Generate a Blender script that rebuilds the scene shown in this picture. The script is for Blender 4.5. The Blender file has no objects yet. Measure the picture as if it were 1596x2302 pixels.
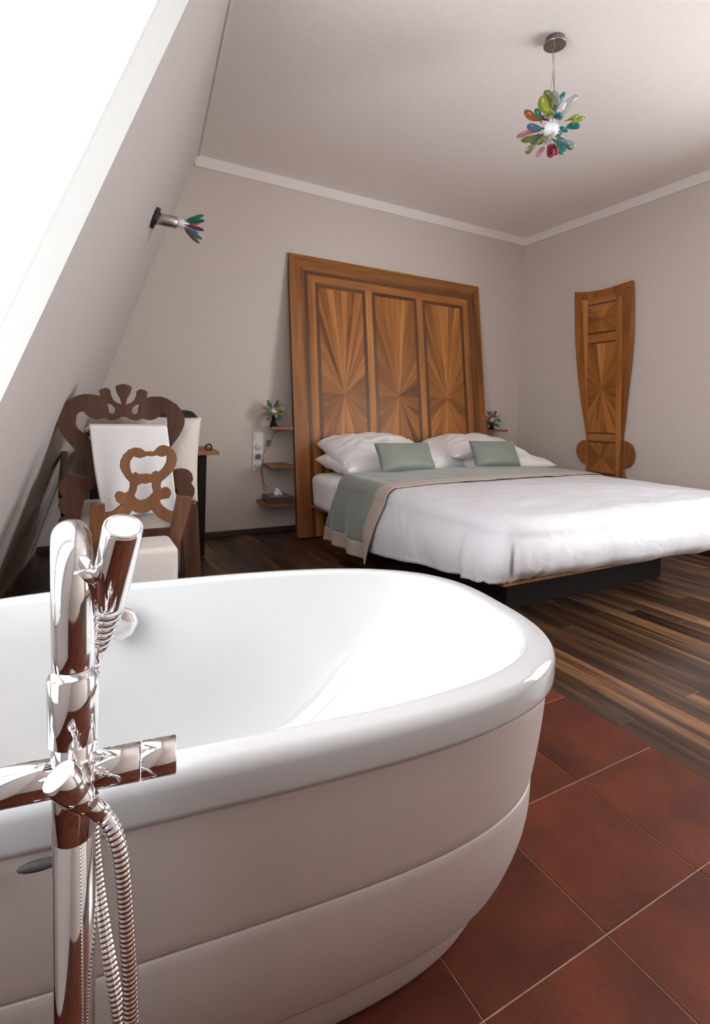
import bpy, bmesh, math, random
from mathutils import Vector, Matrix, noise
random.seed(7)
SC = bpy.context.scene
COL = SC.collection
PI = math.pi

# ------------------------------------------------------------------ camera, sky, exposure
cam = bpy.data.cameras.new('camera'); camo = bpy.data.objects.new('camera', cam); COL.objects.link(camo)
cam.sensor_fit = 'HORIZONTAL'; cam.sensor_width = 36.0
cam.lens = 36.0 * 1168.865 / 1596.0
cam.shift_y = -(1151.0 - 995.68) / 1596.0
cam.clip_start = 0.02
YAW, PITCH, ROLL = .4991, .0559, .0251
Fv = Vector((math.sin(YAW)*math.cos(PITCH), math.cos(YAW)*math.cos(PITCH), -math.sin(PITCH)))
Rv = Vector((math.cos(YAW), -math.sin(YAW), 0)); Uv = Rv.cross(Fv)
R2 = Rv*math.cos(ROLL) + Uv*math.sin(ROLL); U2 = Uv*math.cos(ROLL) - Rv*math.sin(ROLL)
m = Matrix((R2, U2, -Fv)).transposed().to_4x4(); m.translation = Vector((-3.9975, -3.8777, .95))
camo.matrix_world = m
SC.camera = camo

world = bpy.data.worlds.new('overcast_sky'); SC.world = world; world.use_nodes = True
bg = world.node_tree.nodes['Background']; bg.inputs[0].default_value = (.93, .97, 1.0, 1); bg.inputs[1].default_value = 10.5
SC.view_settings.view_transform = 'Standard'; SC.view_settings.look = 'None'
SC.view_settings.exposure = 0.54; SC.view_settings.gamma = 1.0; SC.view_settings.use_curve_mapping = False
SC.cycles.max_bounces = 14; SC.cycles.diffuse_bounces = 8; SC.cycles.glossy_bounces = 6
SC.cycles.transmission_bounces = 10; SC.cycles.transparent_max_bounces = 12
SC.cycles.caustics_reflective = False; SC.cycles.caustics_refractive = False
SC.cycles.sample_clamp_indirect = 6.0

def portal(loc, xdir, ydir, w, h, name):
    """daylight portal lying in a window opening; -Z faces into the room"""
    l = bpy.data.lights.new(name, 'AREA'); l.shape = 'RECTANGLE'; l.size = w; l.size_y = h; l.cycles.is_portal = True
    o = bpy.data.objects.new(name, l); COL.objects.link(o)
    X = Vector(xdir).normalized(); Y = Vector(ydir).normalized(); Z = X.cross(Y)
    M = Matrix((X, Y, Z)).transposed().to_4x4(); M.translation = Vector(loc); o.matrix_world = M
    return o

# ------------------------------------------------------------------ helpers
def tag(o, label=None, cat=None, group=None, kind=None):
    if label: o['label'] = label
    if cat: o['category'] = cat
    if group: o['group'] = group
    if kind: o['kind'] = kind
    return o
def thing(name, label, cat, loc=(0, 0, 0), group=None):
    o = bpy.data.objects.new(name, None); COL.objects.link(o); o.location = loc
    o.empty_display_size = .05
    return tag(o, label, cat, group)
def link(name, me, mat, parent=None, smooth=False):
    o = bpy.data.objects.new(name, me); COL.objects.link(o)
    if mat is not None and not me.materials: me.materials.append(mat)
    if parent is not None:
        o.parent = parent
        o.matrix_parent_inverse = parent.matrix_world.inverted() if False else Matrix.Translation(-parent.location) if parent.type == 'EMPTY' else Matrix.Identity(4)
    if smooth:
        me.polygons.foreach_set('use_smooth', [True]*len(me.polygons)); me.update()
    return o
def mesh(name, verts, faces):
    me = bpy.data.meshes.new(name); me.from_pydata([tuple(v) for v in verts], [], faces); me.validate(); me.update(); return me
def frombm(name, bm):
    bmesh.ops.recalc_face_normals(bm, faces=bm.faces)
    me = bpy.data.meshes.new(name); bm.to_mesh(me); bm.free(); return me
def add_box(bm, lo, hi, bev=0, seg=1):
    r = bmesh.ops.create_cube(bm, size=1.0)
    for v in r['verts']:
        v.co = Vector([(lo[i]+hi[i])/2 + v.co[i]*(hi[i]-lo[i]) for i in range(3)])
    if bev:
        es = list({e for v in r['verts'] for e in v.link_edges})
        bmesh.ops.bevel(bm, geom=es, offset=bev, segments=seg, affect='EDGES', profile=.5)
def box(name, lo, hi, mat, parent=None, bev=0, seg=1):
    bm = bmesh.new(); add_box(bm, lo, hi, bev, seg); return link(name, frombm(name, bm), mat, parent)
def frame_of(t):
    t = t.normalized(); a = Vector((0, 0, 1)) if abs(t.z) < .95 else Vector((1, 0, 0))
    x = a.cross(t).normalized(); return x, t.cross(x)
def add_tube(bm, pts, rad, n=16, cap=True):
    """swept tube with parallel-transported rings; rad is a number or a list"""
    pts = [Vector(p) for p in pts]; rings = []
    x = None
    for i, p in enumerate(pts):
        t = (pts[min(i+1, len(pts)-1)] - pts[max(i-1, 0)]).normalized()
        if x is None: x, y = frame_of(t)
        else:
            x = (x - t*x.dot(t)).normalized(); y = t.cross(x)
        r = rad[i] if isinstance(rad, (list, tuple)) else rad
        rings.append([bm.verts.new(p + (x*math.cos(2*PI*k/n) + y*math.sin(2*PI*k/n))*r) for k in range(n)])
    for a, b in zip(rings, rings[1:]):
        for k in range(n): f = bm.faces.new((a[k], a[(k+1) % n], b[(k+1) % n], b[k])); f.smooth = True
    if cap:
        bm.faces.new(rings[0][::-1]); bm.faces.new(rings[-1])
def tube(name, pts, rad, mat, parent=None, n=16, cap=True):
    bm = bmesh.new(); add_tube(bm, pts, rad, n, cap); return link(name, frombm(name, bm), mat, parent)
def cyl(name, a, b, r, mat, parent=None, n=40, bev=.0008, r2=None):
    """cylinder a->b with small chamfers"""
    a, b = Vector(a), Vector(b); d = (b-a).normalized(); r2 = r if r2 is None else r2
    bm = bmesh.new(); add_tube(bm, [a, a+d*1e-5, a+d*bev, b-d*bev, b-d*1e-5, b], [r-bev, r-bev, r, r2, r2-bev, r2-bev], n)
    me = frombm(name, bm)
    return link(name, me, mat, parent)
def smooth_pts(pts, k=8):
    P = [Vector(p) for p in pts]; P = [P[0]] + P + [P[-1]]; out = []
    for i in range(1, len(P)-2):
        for s in range(k):
            t = s/k; a, b, c, d = P[i-1], P[i], P[i+1], P[i+2]
            out.append(.5*((2*b) + (c-a)*t + (2*a-5*b+4*c-d)*t*t + (3*b-a-3*c+d)*t**3))
    out.append(P[-2]); return out
def board(name, outline, holes, thick, bevel, mat, M, parent=None, smooth=0):
    """flat board cut along an outline, M maps (x, y, 0..thick) into the scene"""
    cu = bpy.data.curves.new(name+'_cut', 'CURVE'); cu.dimensions = '2D'; cu.fill_mode = 'BOTH'
    cu.extrude = thick/2 - bevel; cu.bevel_depth = bevel; cu.bevel_resolution = 1; cu.offset = -bevel
    for P in [outline] + list(holes):
        if smooth:
            Q = [Vector((x, y, 0)) for x, y in P]; n = len(Q); R = []
            for i in range(n):
                a, b, c, d = Q[i-1], Q[i], Q[(i+1) % n], Q[(i+2) % n]
                sharp = (b-a).normalized().dot((c-b).normalized()) < .1
                sharp2 = (c-b).normalized().dot((d-c).normalized()) < .1
                a2 = b if sharp else a; d2 = c if sharp2 else d
                for s in range(smooth):
                    t = s/smooth; R.append(.5*((2*b)+(c-a2)*t+(2*a2-5*b+4*c-d2)*t*t+(3*b-a2-3*c+d2)*t**3))
            P = [(v.x, v.y) for v in R]
        sp = cu.splines.new('POLY'); sp.points.add(len(P)-1); sp.use_cyclic_u = True
        for i, (x, y) in enumerate(P): sp.points[i].co = (x, y, 0, 1)
    tmp = bpy.data.objects.new('tmp_cut', cu); COL.objects.link(tmp)
    dg = bpy.context.evaluated_depsgraph_get(); me = bpy.data.meshes.new_from_object(tmp.evaluated_get(dg))
    bpy.data.objects.remove(tmp); me.name = name
    me.transform(M @ Matrix.Translation((0, 0, thick/2))); me.materials.clear()
    return link(name, me, mat, parent)
def poly_prism(name, P, thick, mat, M, parent=None, uvdir=(0, 1), color=None):
    """convex polygon piece with depth; UV.x runs along the grain"""
    n = len(P); bm = bmesh.new(); uv = bm.loops.layers.uv.new('UVMap')
    top = [bm.verts.new((x, y, thick)) for x, y in P]; bot = [bm.verts.new((x, y, 0)) for x, y in P]
    bm.faces.new(top); bm.faces.new(bot[::-1])
    for i in range(n): bm.faces.new((bot[i], bot[(i+1) % n], top[(i+1) % n], top[i]))
    ux, uy = uvdir; L = math.hypot(ux, uy); ux /= L; uy /= L
    for f in bm.faces:
        for l in f.loops:
            c = l.vert.co; l[uv].uv = (c.x*ux + c.y*uy, -c.x*uy + c.y*ux + c.z)
    me = frombm(name, bm); me.transform(M); o = link(name, me, mat, parent)
    if color: o.color = color
    return o
def sunburst(rect, c, nt, nb, ns_up, ns_dn, mat, M, parent, z0=0.0, thick=.0025, quad=None):
    """a marquetry panel: radial veneer pieces meeting at c inside a rectangle (or given quad)"""
    x0, y0, x1, y1 = rect or (0, 0, 1, 1)
    Q = quad or [(x0, y0), (x1, y0), (x1, y1), (x0, y1)]   # bl br tr tl
    bl, br, tr, tl = [Vector(q) for q in Q]
    L = bl.lerp(tl, (c[1]-bl.y)/(tl.y-bl.y)); R = br.lerp(tr, (c[1]-br.y)/(tr.y-br.y))
    pts = []
    def seg(a, b, n, kind):
        for i in range(n): pts.append((a.lerp(b, i/n), kind))
    seg(R, tr, ns_up, 's'); seg(tr, tl, nt, 't'); seg(tl, L, ns_up, 's'); seg(L, bl, ns_dn, 'l'); seg(bl, br, nb, 'b'); seg(br, R, ns_dn, 'l')
    C = Vector(c); g = .0006
    for i, (p, kind) in enumerate(pts):
        q = pts[(i+1) % len(pts)][0]; mid = (p+q)/2; d = (mid-C)
        base = {'t': 1.02, 's': .80, 'l': .80, 'b': 1.0}[kind]
        k = base*(1.0 + (.13 if i % 2 else -.10) + random.uniform(-.07, .07))
        ang = abs(math.atan2(d.y, d.x)); ang = min(ang, PI-ang)
        k *= .82 + .22*min(1, ang/1.2)
        warm = (k, k*random.uniform(.94, 1.0), k*random.uniform(.85, .97), 1)
        n = Vector((-d.y, d.x)).normalized()*g
        poly_prism('veneer', [tuple(C), tuple(p+n*(1 if n.dot(q-p) > 0 else -1)), tuple(q-n*(1 if n.dot(q-p) > 0 else -1))],
                   thick + .0003*(i % 2), mat, M @ Matrix.Translation((0, 0, z0)), parent, (d.x, d.y), warm)

# ------------------------------------------------------------------ materials
def nt(name):
    ma = bpy.data.materials.new(name); ma.use_nodes = True; t = ma.node_tree; return ma, t, t.nodes['Principled BSDF']
def N(t, typ, **kw):
    n = t.nodes.new(typ)
    for k, v in kw.items():
        if k in n.inputs: n.inputs[k].default_value = v
        else: setattr(n, k, v)
    return n
def plain(name, col, rough=.5, metal=0, **kw):
    ma, t, p = nt(name); p.inputs['Base Color'].default_value = (*col, 1); p.inputs['Roughness'].default_value = rough; p.inputs['Metallic'].default_value = metal
    for k, v in kw.items(): p.inputs[k.replace('_', ' ')].default_value = v
    return ma
def noisy(name, c1, c2, scale, rough=.6, bump=0, bscale=None, stretch=(1, 1, 1), detail=6, **kw):
    ma, t, p = nt(name); tc = N(t, 'ShaderNodeTexCoord'); mp = N(t, 'ShaderNodeMapping'); mp.inputs['Scale'].default_value = stretch
    t.links.new(tc.outputs['Object'], mp.inputs[0])
    n = N(t, 'ShaderNodeTexNoise', Scale=scale, Detail=detail); t.links.new(mp.outputs[0], n.inputs['Vector'])
    r = N(t, 'ShaderNodeValToRGB'); r.color_ramp.elements[0].color = (*c1, 1); r.color_ramp.elements[1].color = (*c2, 1)
    r.color_ramp.elements[0].position = .3; r.color_ramp.elements[1].position = .7
    t.links.new(n.outputs[0], r.inputs[0]); t.links.new(r.outputs[0], p.inputs['Base Color'])
    p.inputs['Roughness'].default_value = rough
    for k, v in kw.items(): p.inputs[k.replace('_', ' ')].default_value = v
    if bump:
        n2 = N(t, 'ShaderNodeTexNoise', Scale=bscale or scale, Detail=4); t.links.new(mp.outputs[0], n2.inputs['Vector'])
        b = N(t, 'ShaderNodeBump', Strength=bump, Distance=.002); t.links.new(n2.outputs[0], b.inputs['Height']); t.links.new(b.outputs[0], p.inputs['Normal'])
    return ma
def wood(name, dark, mid, light, coord='UV', grain=(1.6, 26, 26), rough=.4, tint=True, offs=True, coat=0., contrast=1., bump=.15):
    ma, t, p = nt(name); tc = N(t, 'ShaderNodeTexCoord'); mp = N(t, 'ShaderNodeMapping'); mp.inputs['Scale'].default_value = grain
    src = tc.outputs[coord]
    oi = N(t, 'ShaderNodeObjectInfo')
    if offs:
        mu = N(t, 'ShaderNodeMath', operation='MULTIPLY'); mu.inputs[1].default_value = 57.0; t.links.new(oi.outputs['Random'], mu.inputs[0])
        va = N(t, 'ShaderNodeVectorMath', operation='ADD'); t.links.new(src, va.inputs[0]); t.links.new(mu.outputs[0], va.inputs[1]); src = va.outputs[0]
    t.links.new(src, mp.inputs[0])
    n = N(t, 'ShaderNodeTexNoise', Scale=1.0, Detail=8, Roughness=.62, Distortion=.35); t.links.new(mp.outputs[0], n.inputs['Vector'])
    mp2 = N(t, 'ShaderNodeMapping'); mp2.inputs['Scale'].default_value = tuple(g*(.25 if g < 5 else .2) for g in grain); t.links.new(src, mp2.inputs[0])
    n2 = N(t, 'ShaderNodeTexNoise', Scale=1.0, Detail=3); t.links.new(mp2.outputs[0], n2.inputs['Vector'])
    mx = N(t, 'ShaderNodeMath', operation='MULTIPLY_ADD'); mx.inputs[1].default_value = .5; t.links.new(n.outputs[0], mx.inputs[0])
    mh = N(t, 'ShaderNodeMath', operation='MULTIPLY'); mh.inputs[1].default_value = .5; t.links.new(n2.outputs[0], mh.inputs[0]); t.links.new(mh.outputs[0], mx.inputs[2])
    r = N(t, 'ShaderNodeValToRGB'); e = r.color_ramp.elements; w = .17/contrast
    e[0].position = .5-w; e[0].color = (*dark, 1); e[1].position = .5+w; e[1].color = (*light, 1)
    q = e.new(.5); q.color = (*mid, 1)
    t.links.new(mx.outputs[0], r.inputs[0]); out = r.outputs[0]
    if tint:
        ml = N(t, 'ShaderNodeMix'); ml.data_type = 'RGBA'; ml.blend_type = 'MULTIPLY'; ml.inputs[0].default_value = 1
        t.links.new(out, ml.inputs[6]); t.links.new(oi.outputs['Color'], ml.inputs[7]); out = ml.outputs[2]
    t.links.new(out, p.inputs['Base Color']); p.inputs['Roughness'].default_value = rough
    p.inputs['Specular IOR Level'].default_value = .28; p.inputs['Coat Weight'].default_value = coat*.5; p.inputs['Coat Roughness'].default_value = .25
    b = N(t, 'ShaderNodeBump', Strength=bump, Distance=.001); t.links.new(n.outputs[0], b.inputs['Height']); t.links.new(b.outputs[0], p.inputs['Normal'])
    return ma
def fabric(name, col, rough=.9, weave=900, bump=.25, wr=9, wrs=.25, sheen=.2, var=.06, aniso=(1, 1, 1), wd=.02):
    ma, t, p = nt(name); tc = N(t, 'ShaderNodeTexCoord')
    n = N(t, 'ShaderNodeTexNoise', Scale=weave*.35, Detail=2); t.links.new(tc.outputs['Object'], n.inputs['Vector'])
    mp = N(t, 'ShaderNodeMapping'); mp.inputs['Scale'].default_value = aniso; t.links.new(tc.outputs['Object'], mp.inputs[0])
    n2 = N(t, 'ShaderNodeTexNoise', Scale=wr, Detail=5, Distortion=.6); t.links.new(mp.outputs[0], n2.inputs['Vector'])
    r = N(t, 'ShaderNodeMix'); r.data_type = 'RGBA'; r.inputs[6].default_value = (*[c*(1-var) for c in col], 1); r.inputs[7].default_value = (*[min(1, c*(1+var)) for c in col], 1)
    t.links.new(n.outputs[0], r.inputs[0]); t.links.new(r.outputs[2], p.inputs['Base Color'])
    p.inputs['Roughness'].default_value = rough; p.inputs['Sheen Weight'].default_value = sheen
    b = N(t, 'ShaderNodeBump', Strength=wrs, Distance=wd); t.links.new(n2.outputs[0], b.inputs['Height'])
    b2 = N(t, 'ShaderNodeBump', Strength=bump, Distance=.0015); t.links.new(n.outputs[0], b2.inputs['Height']); t.links.new(b.outputs[0], b2.inputs['Normal'])
    t.links.new(b2.outputs[0], p.inputs['Normal'])
    return ma
def wallpaper(name, col, var=.05):
    ma, t, p = nt(name); tc = N(t, 'ShaderNodeTexCoord'); outs = []
    for sc in ((260, 260, 30), (30, 30, 330)):
        mp = N(t, 'ShaderNodeMapping'); mp.inputs['Scale'].default_value = sc; t.links.new(tc.outputs['Object'], mp.inputs[0])
        n = N(t, 'ShaderNodeTexNoise', Scale=1.0, Detail=3); t.links.new(mp.outputs[0], n.inputs['Vector']); outs.append(n.outputs[0])
    a = N(t, 'ShaderNodeMath', operation='ADD'); t.links.new(outs[0], a.inputs[0]); t.links.new(outs[1], a.inputs[1])
    h = N(t, 'ShaderNodeMath', operation='MULTIPLY'); h.inputs[1].default_value = .5; t.links.new(a.outputs[0], h.inputs[0])
    r = N(t, 'ShaderNodeValToRGB'); r.color_ramp.elements[0].position = .35; r.color_ramp.elements[1].position = .65
    r.color_ramp.elements[0].color = (*[c*(1-var*1.6) for c in col], 1); r.color_ramp.elements[1].color = (*[c*(1+var) for c in col], 1)
    t.links.new(h.outputs[0], r.inputs[0]); t.links.new(r.outputs[0], p.inputs['Base Color']); p.inputs['Roughness'].default_value = .85
    b = N(t, 'ShaderNodeBump', Strength=.25, Distance=.0015); t.links.new(h.outputs[0], b.inputs['Height']); t.links.new(b.outputs[0], p.inputs['Normal'])
    return ma
def glassy(name, col):
    ma, t, p = nt(name); p.inputs['Base Color'].default_value = (*col, 1); p.inputs['Transmission Weight'].default_value = .72
    p.inputs['Roughness'].default_value = .04; p.inputs['IOR'].default_value = 1.42; p.inputs['Specular IOR Level'].default_value = .8
    return ma

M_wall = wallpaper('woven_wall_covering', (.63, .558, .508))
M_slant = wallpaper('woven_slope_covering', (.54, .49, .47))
M_ceil = wallpaper('painted_ceiling', (.84, .77, .745), .02)
M_white = plain('white_paint', (.78, .77, .76), .45); M_reveal = plain('reveal_greyed_for_glare', (.32, .32, .31), .7)  # reveal colour darkened so the daylight on it does not blow out
M_crown = plain('ceiling_band_paint', (.80, .76, .73), .6)
M_skirt = noisy('dark_skirting_wood', (.04, .024, .018), (.075, .045, .035), 12, .45)
M_sub = noisy('grout_bed', (.30, .17, .12), (.42, .26, .19), 60, .9)
M_under = plain('dark_underlay', (.02, .014, .011), .9)
M_plank = wood('dark_oiled_floorboard', (.018, .008, .005), (.075, .036, .019), (.25, .130, .066), 'Object', (24, 1.6, 24), .38, coat=.1, contrast=1.35)
def tile_mat():
    ma, t, p = nt('terracotta_tile'); tc = N(t, 'ShaderNodeTexCoord'); oi = N(t, 'ShaderNodeObjectInfo')
    mu = N(t, 'ShaderNodeMath', operation='MULTIPLY'); mu.inputs[1].default_value = 31.0; t.links.new(oi.outputs['Random'], mu.inputs[0])
    va = N(t, 'ShaderNodeVectorMath', operation='ADD'); t.links.new(tc.outputs['Object'], va.inputs[0]); t.links.new(mu.outputs[0], va.inputs[1])
    n = N(t, 'ShaderNodeTexNoise', Scale=4.5, Detail=5, Roughness=.55); t.links.new(va.outputs[0], n.inputs['Vector'])
    r = N(t, 'ShaderNodeValToRGB'); e = r.color_ramp.elements; e[0].position = .3; e[1].position = .72
    e[0].color = (.060, .012, .0045, 1); e[1].color = (.150, .032, .011, 1)
    t.links.new(n.outputs[0], r.inputs[0])
    n2 = N(t, 'ShaderNodeTexNoise', Scale=170, Detail=2); t.links.new(va.outputs[0], n2.inputs['Vector'])
    mx = N(t, 'ShaderNodeMix'); mx.data_type = 'RGBA'; mx.blend_type = 'OVERLAY'; mx.inputs[0].default_value = .3
    t.links.new(r.outputs[0], mx.inputs[6]); t.links.new(n2.outputs[0], mx.inputs[7]); t.links.new(mx.outputs[2], p.inputs['Base Color'])
    p.inputs['Roughness'].default_value = .6; p.inputs['Specular IOR Level'].default_value = .22
    b = N(t, 'ShaderNodeBump', Strength=.2, Distance=.001); t.links.new(n2.outputs[0], b.inputs['Height']); t.links.new(b.outputs[0], p.inputs['Normal'])
    return ma
M_tile = tile_mat()
WD, WM, WL = (.155, .055, .016), (.38, .150, .038), (.56, .25, .075)
M_cherry = wood('cherry_veneer', WD, WM, WL, 'UV', (1.5, 22, 22), .45, coat=.08)
M_cherry_o = wood('cherry_solid', WD, WM, WL, 'Object', (20, 20, 1.8), .38, coat=.15)
M_cherry_d = wood('cherry_dark_inlay', (.07, .025, .010), (.125, .050, .020), (.18, .080, .034), 'UV', (1.5, 30, 30), .4, coat=.1)
M_walnut = wood('walnut_board', (.050, .022, .014), (.105, .048, .030), (.175, .082, .050), 'Object', (24, 24, 2.2), .42, coat=.05)
M_walnut_l = wood('walnut_board_light', (.085, .036, .018), (.185, .080, .036), (.30, .145, .068), 'Object', (24, 24, 2.2), .42, coat=.05)
M_dark = plain('black_stained_wood', (.014, .010, .008), .65, Specular_IOR_Level=.15)
M_chrome = plain('polished_chrome', (.86, .86, .87), .045, 1.0)
M_chrome_b = plain('brushed_nickel', (.50, .46, .42), .3, 1.0)
M_enamel = plain('white_acrylic', (.57, .58, .585), .07, Coat_Weight=.4, Coat_Roughness=.04)
M_apron = noisy('satin_skirt_tile_bounce', (.51, .445, .42), (.55, .48, .455), 300, .38, .04, 900)  # white acrylic; shade and reddish tile bounce are put into this colour
M_gap = plain('shadow_gap', (.04, .038, .036), .7)
M_sheet = fabric('white_cotton', (.80, .785, .785), .8, 1200, .08, 5, .30, .1, .015)
M_duvet = fabric('white_satin_cotton', (.66, .655, .69), .5, 1500, .04, 6, .55, .1, .01, (1, 1.8, 1))
M_green = fabric('sage_silk', (.185, .205, .170), .5, 420, .5, 10, .25, .35, .16)
M_throw = fabric('sage_throw_cloth', (.195, .218, .190), .55, 420, .5, 7, .4, .3, .15)
M_tan = fabric('beige_satin_band', (.40, .325, .265), .5, 500, .3, 9, .5, .2, .08)
M_cream = fabric('cream_upholstery', (.64, .59, .54), .9, 420, .55, 4, .1, .2, .08)
M_linen = fabric('ivory_linen', (.68, .62, .56), .9, 700, .35, 4, .2, .2, .05)
M_towel = fabric('white_towel', (.90, .90, .91), .95, 380, .45, 5, .25, .4, .04)
M_plastic = plain('white_plastic', (.74, .71, .68), .35)
M_black = plain('black_rubber', (.012, .012, .013), .5)
M_cable = plain('grey_cable', (.16, .14, .12), .5)
M_bulb = plain('opal_bulb', (.92, .92, .92), .3)
M_wire = plain('thin_metal_wire', (.42, .38, .34), .35, 1.0)
M_paper = plain('tissue_paper', (.88, .87, .86), .9)
M_box = noisy('dark_lacquer', (.05, .035, .032), (.09, .065, .06), 30, .3)
GL = {k: glassy('glass_'+k, c) for k, c in dict(teal=(.02, .30, .32), blue=(.12, .34, .50), lime=(.50, .62, .06), red=(.70, .06, .05), plum=(.42, .05, .16),
      pink=(.72, .34, .38), green=(.06, .40, .26), amber=(.62, .20, .05), clear=(.75, .78, .74), olive=(.33, .36, .12)).items()}
def window_glass(name, k):
    ma, t, p = nt(name); tr = N(t, 'ShaderNodeBsdfTransparent', Color=(k, k, k, 1)); gl = N(t, 'ShaderNodeBsdfGlossy', Roughness=.0)
    mx = N(t, 'ShaderNodeMixShader'); mx.inputs[0].default_value = .03
    t.links.new(tr.outputs[0], mx.inputs[1]); t.links.new(gl.outputs[0], mx.inputs[2]); t.links.new(mx.outputs[0], t.nodes['Material Output'].inputs[0]); return ma
M_glass = window_glass('window_glass', 1.0); M_glass_t = window_glass('dimming_roof_glass', .73)  # roof pane tint added to cut the daylight on the tub

# ------------------------------------------------------------------ room shell
H = 2.746; YF = -5.5
def slope(t, z): return Vector((-4.213 - .117*t + .366*z, -t, z))      # inner face of the sloping wall
NOUT = Vector((-0.93346, 0.10922, 0.34165)).normalized()
box('wall_back', (-4.9, 0, -.1), (.15, .15, H+.1), M_wall)
def holed_wall(name, P, hole, D, mat, parent=None):
    """wall of thickness D with a quad hole; P and hole are 4 inner corners in the same winding"""
    v = [Vector(p) for p in P] + [Vector(p) for p in hole]; w = [p + D for p in v]
    f = []
    for i in range(4):
        j = (i+1) % 4
        f += [(i, j, 4+j, 4+i), (8+i, 12+i, 12+j, 8+j), (4+i, 4+j, 12+j, 12+i), (i, 8+i, 8+j, j)]
    bm = bmesh.new(); V = [bm.verts.new(p) for p in v+w]
    for q in f: bm.faces.new([V[k] for k in q])
    return link(name, frombm(name, bm), mat, parent)
# right wall with an unseen window added for light, plain near wall
WY0, WY1, WZ0, WZ1 = -4.60, -2.95, .45, 2.40
holed_wall('wall_right', [(0, YF-.1, -.1), (0, 0, -.1), (0, 0, H+.1), (0, YF-.1, H+.1)], [(0, WY0, WZ0), (0, WY1, WZ0), (0, WY1, WZ1), (0, WY0, WZ1)], Vector((.2, 0, 0)), M_wall)
box('wall_front', (-5.2, YF-.15, -.1), (.15, YF, H+.1), M_wall)
ZS, ZT, TN = .62, 2.46, 3.62
edge = lambda z: 2.542 - .1393*z
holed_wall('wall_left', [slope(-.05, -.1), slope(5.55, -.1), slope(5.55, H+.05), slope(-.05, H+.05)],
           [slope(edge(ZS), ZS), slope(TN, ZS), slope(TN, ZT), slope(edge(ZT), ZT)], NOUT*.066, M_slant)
# reveal lining cut to the roof window opening; colour greyed against daylight glare
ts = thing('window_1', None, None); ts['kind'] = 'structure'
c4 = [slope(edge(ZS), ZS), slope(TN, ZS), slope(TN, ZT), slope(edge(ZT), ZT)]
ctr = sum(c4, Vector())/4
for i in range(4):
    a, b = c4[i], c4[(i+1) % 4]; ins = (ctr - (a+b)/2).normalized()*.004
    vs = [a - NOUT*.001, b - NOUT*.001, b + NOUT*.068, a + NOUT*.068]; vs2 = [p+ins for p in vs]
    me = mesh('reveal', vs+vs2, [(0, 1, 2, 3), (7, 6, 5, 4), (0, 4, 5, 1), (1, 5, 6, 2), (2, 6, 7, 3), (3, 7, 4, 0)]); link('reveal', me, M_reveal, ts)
g4 = [p + NOUT*.060 for p in c4]
link('pane', mesh('pane', g4 + [p+NOUT*.004 for p in g4], [(0, 1, 2, 3), (7, 6, 5, 4), (0, 4, 5, 1), (1, 5, 6, 2), (2, 6, 7, 3), (3, 7, 4, 0)]), M_glass_t, ts)
def bar(a, b, w, d, name, parent, mat=M_white):
    a, b = Vector(a), Vector(b); dr = (b-a).normalized(); s = dr.cross(NOUT).normalized()*w/2; n = -NOUT*d
    vs = [a-s, a+s, b+s, b-s]; vs = vs + [p+n for p in vs]
    return link(name, mesh(name, vs, [(3, 2, 1, 0), (4, 5, 6, 7), (0, 1, 5, 4), (1, 2, 6, 5), (2, 3, 7, 6), (3, 0, 4, 7)]), mat, parent)
for t in (3.28, 3.58):
    bar(slope(t, ZS)+NOUT*.058, slope(t, ZT)+NOUT*.058, .055, .035, 'mullion', ts)
UPS = (slope(0, 1)-slope(0, 0)).normalized(); ALONG = (slope(1, 0)-slope(0, 0)).normalized()
portal(slope((edge(1.5)+TN)/2, (ZS+ZT)/2)+NOUT*.07, ALONG, -NOUT.cross(ALONG), TN-edge(1.5)+.1, (ZT-ZS)*1.07, 'roof_window_daylight')
# added window, out of view, to light the back wall and headboard
tf = thing('added_window', None, None); tf['kind'] = 'structure'
for lo, hi in [((.10, WY0, WZ0), (.16, WY0+.06, WZ1)), ((.10, WY1-.06, WZ0), (.16, WY1, WZ1)), ((.10, WY0, WZ0), (.16, WY1, WZ0+.06)),
               ((.10, WY0, WZ1-.06), (.16, WY1, WZ1)), ((.10, -3.80, WZ0+.05), (.16, -3.75, WZ1-.05))]:
    box('window_frame', lo, hi, M_white, tf)
box('pane', (.128, WY0+.05, WZ0+.05), (.132, WY1-.05, WZ1-.05), M_glass, tf)
portal((.17, (WY0+WY1)/2, (WZ0+WZ1)/2), (0, 1, 0), (0, 0, 1), WY1-WY0, WZ1-WZ0, 'added_window_daylight')
# ceiling
box('ceiling', (-5.2, YF-.1, H), (.15, .15, H+.1), M_ceil)
box('trim_1', (-3.23, -.014, H-.078), (-.014, 0, H), M_crown, bev=.002)
box('trim_2', (-.014, YF, H-.078), (0, 0, H), M_crown, bev=.002)
tr3 = thing('trim_3', None, None); tr3['kind'] = 'structure'   # narrow bead where slope meets ceiling
a, b = slope(.0, H-.004), slope(5.4, H-.004)
tube('bead', [a+Vector((.004, -.01, .002)), b+Vector((.004, 0, .002))], .011, M_crown, tr3, 8)
box('baseboard_back', (-4.2, -.016, 0), (0, 0, .042), M_skirt, bev=.003)
box('baseboard_right', (-.016, YF, 0), (0, -.016, .042), M_skirt, bev=.003)

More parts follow.
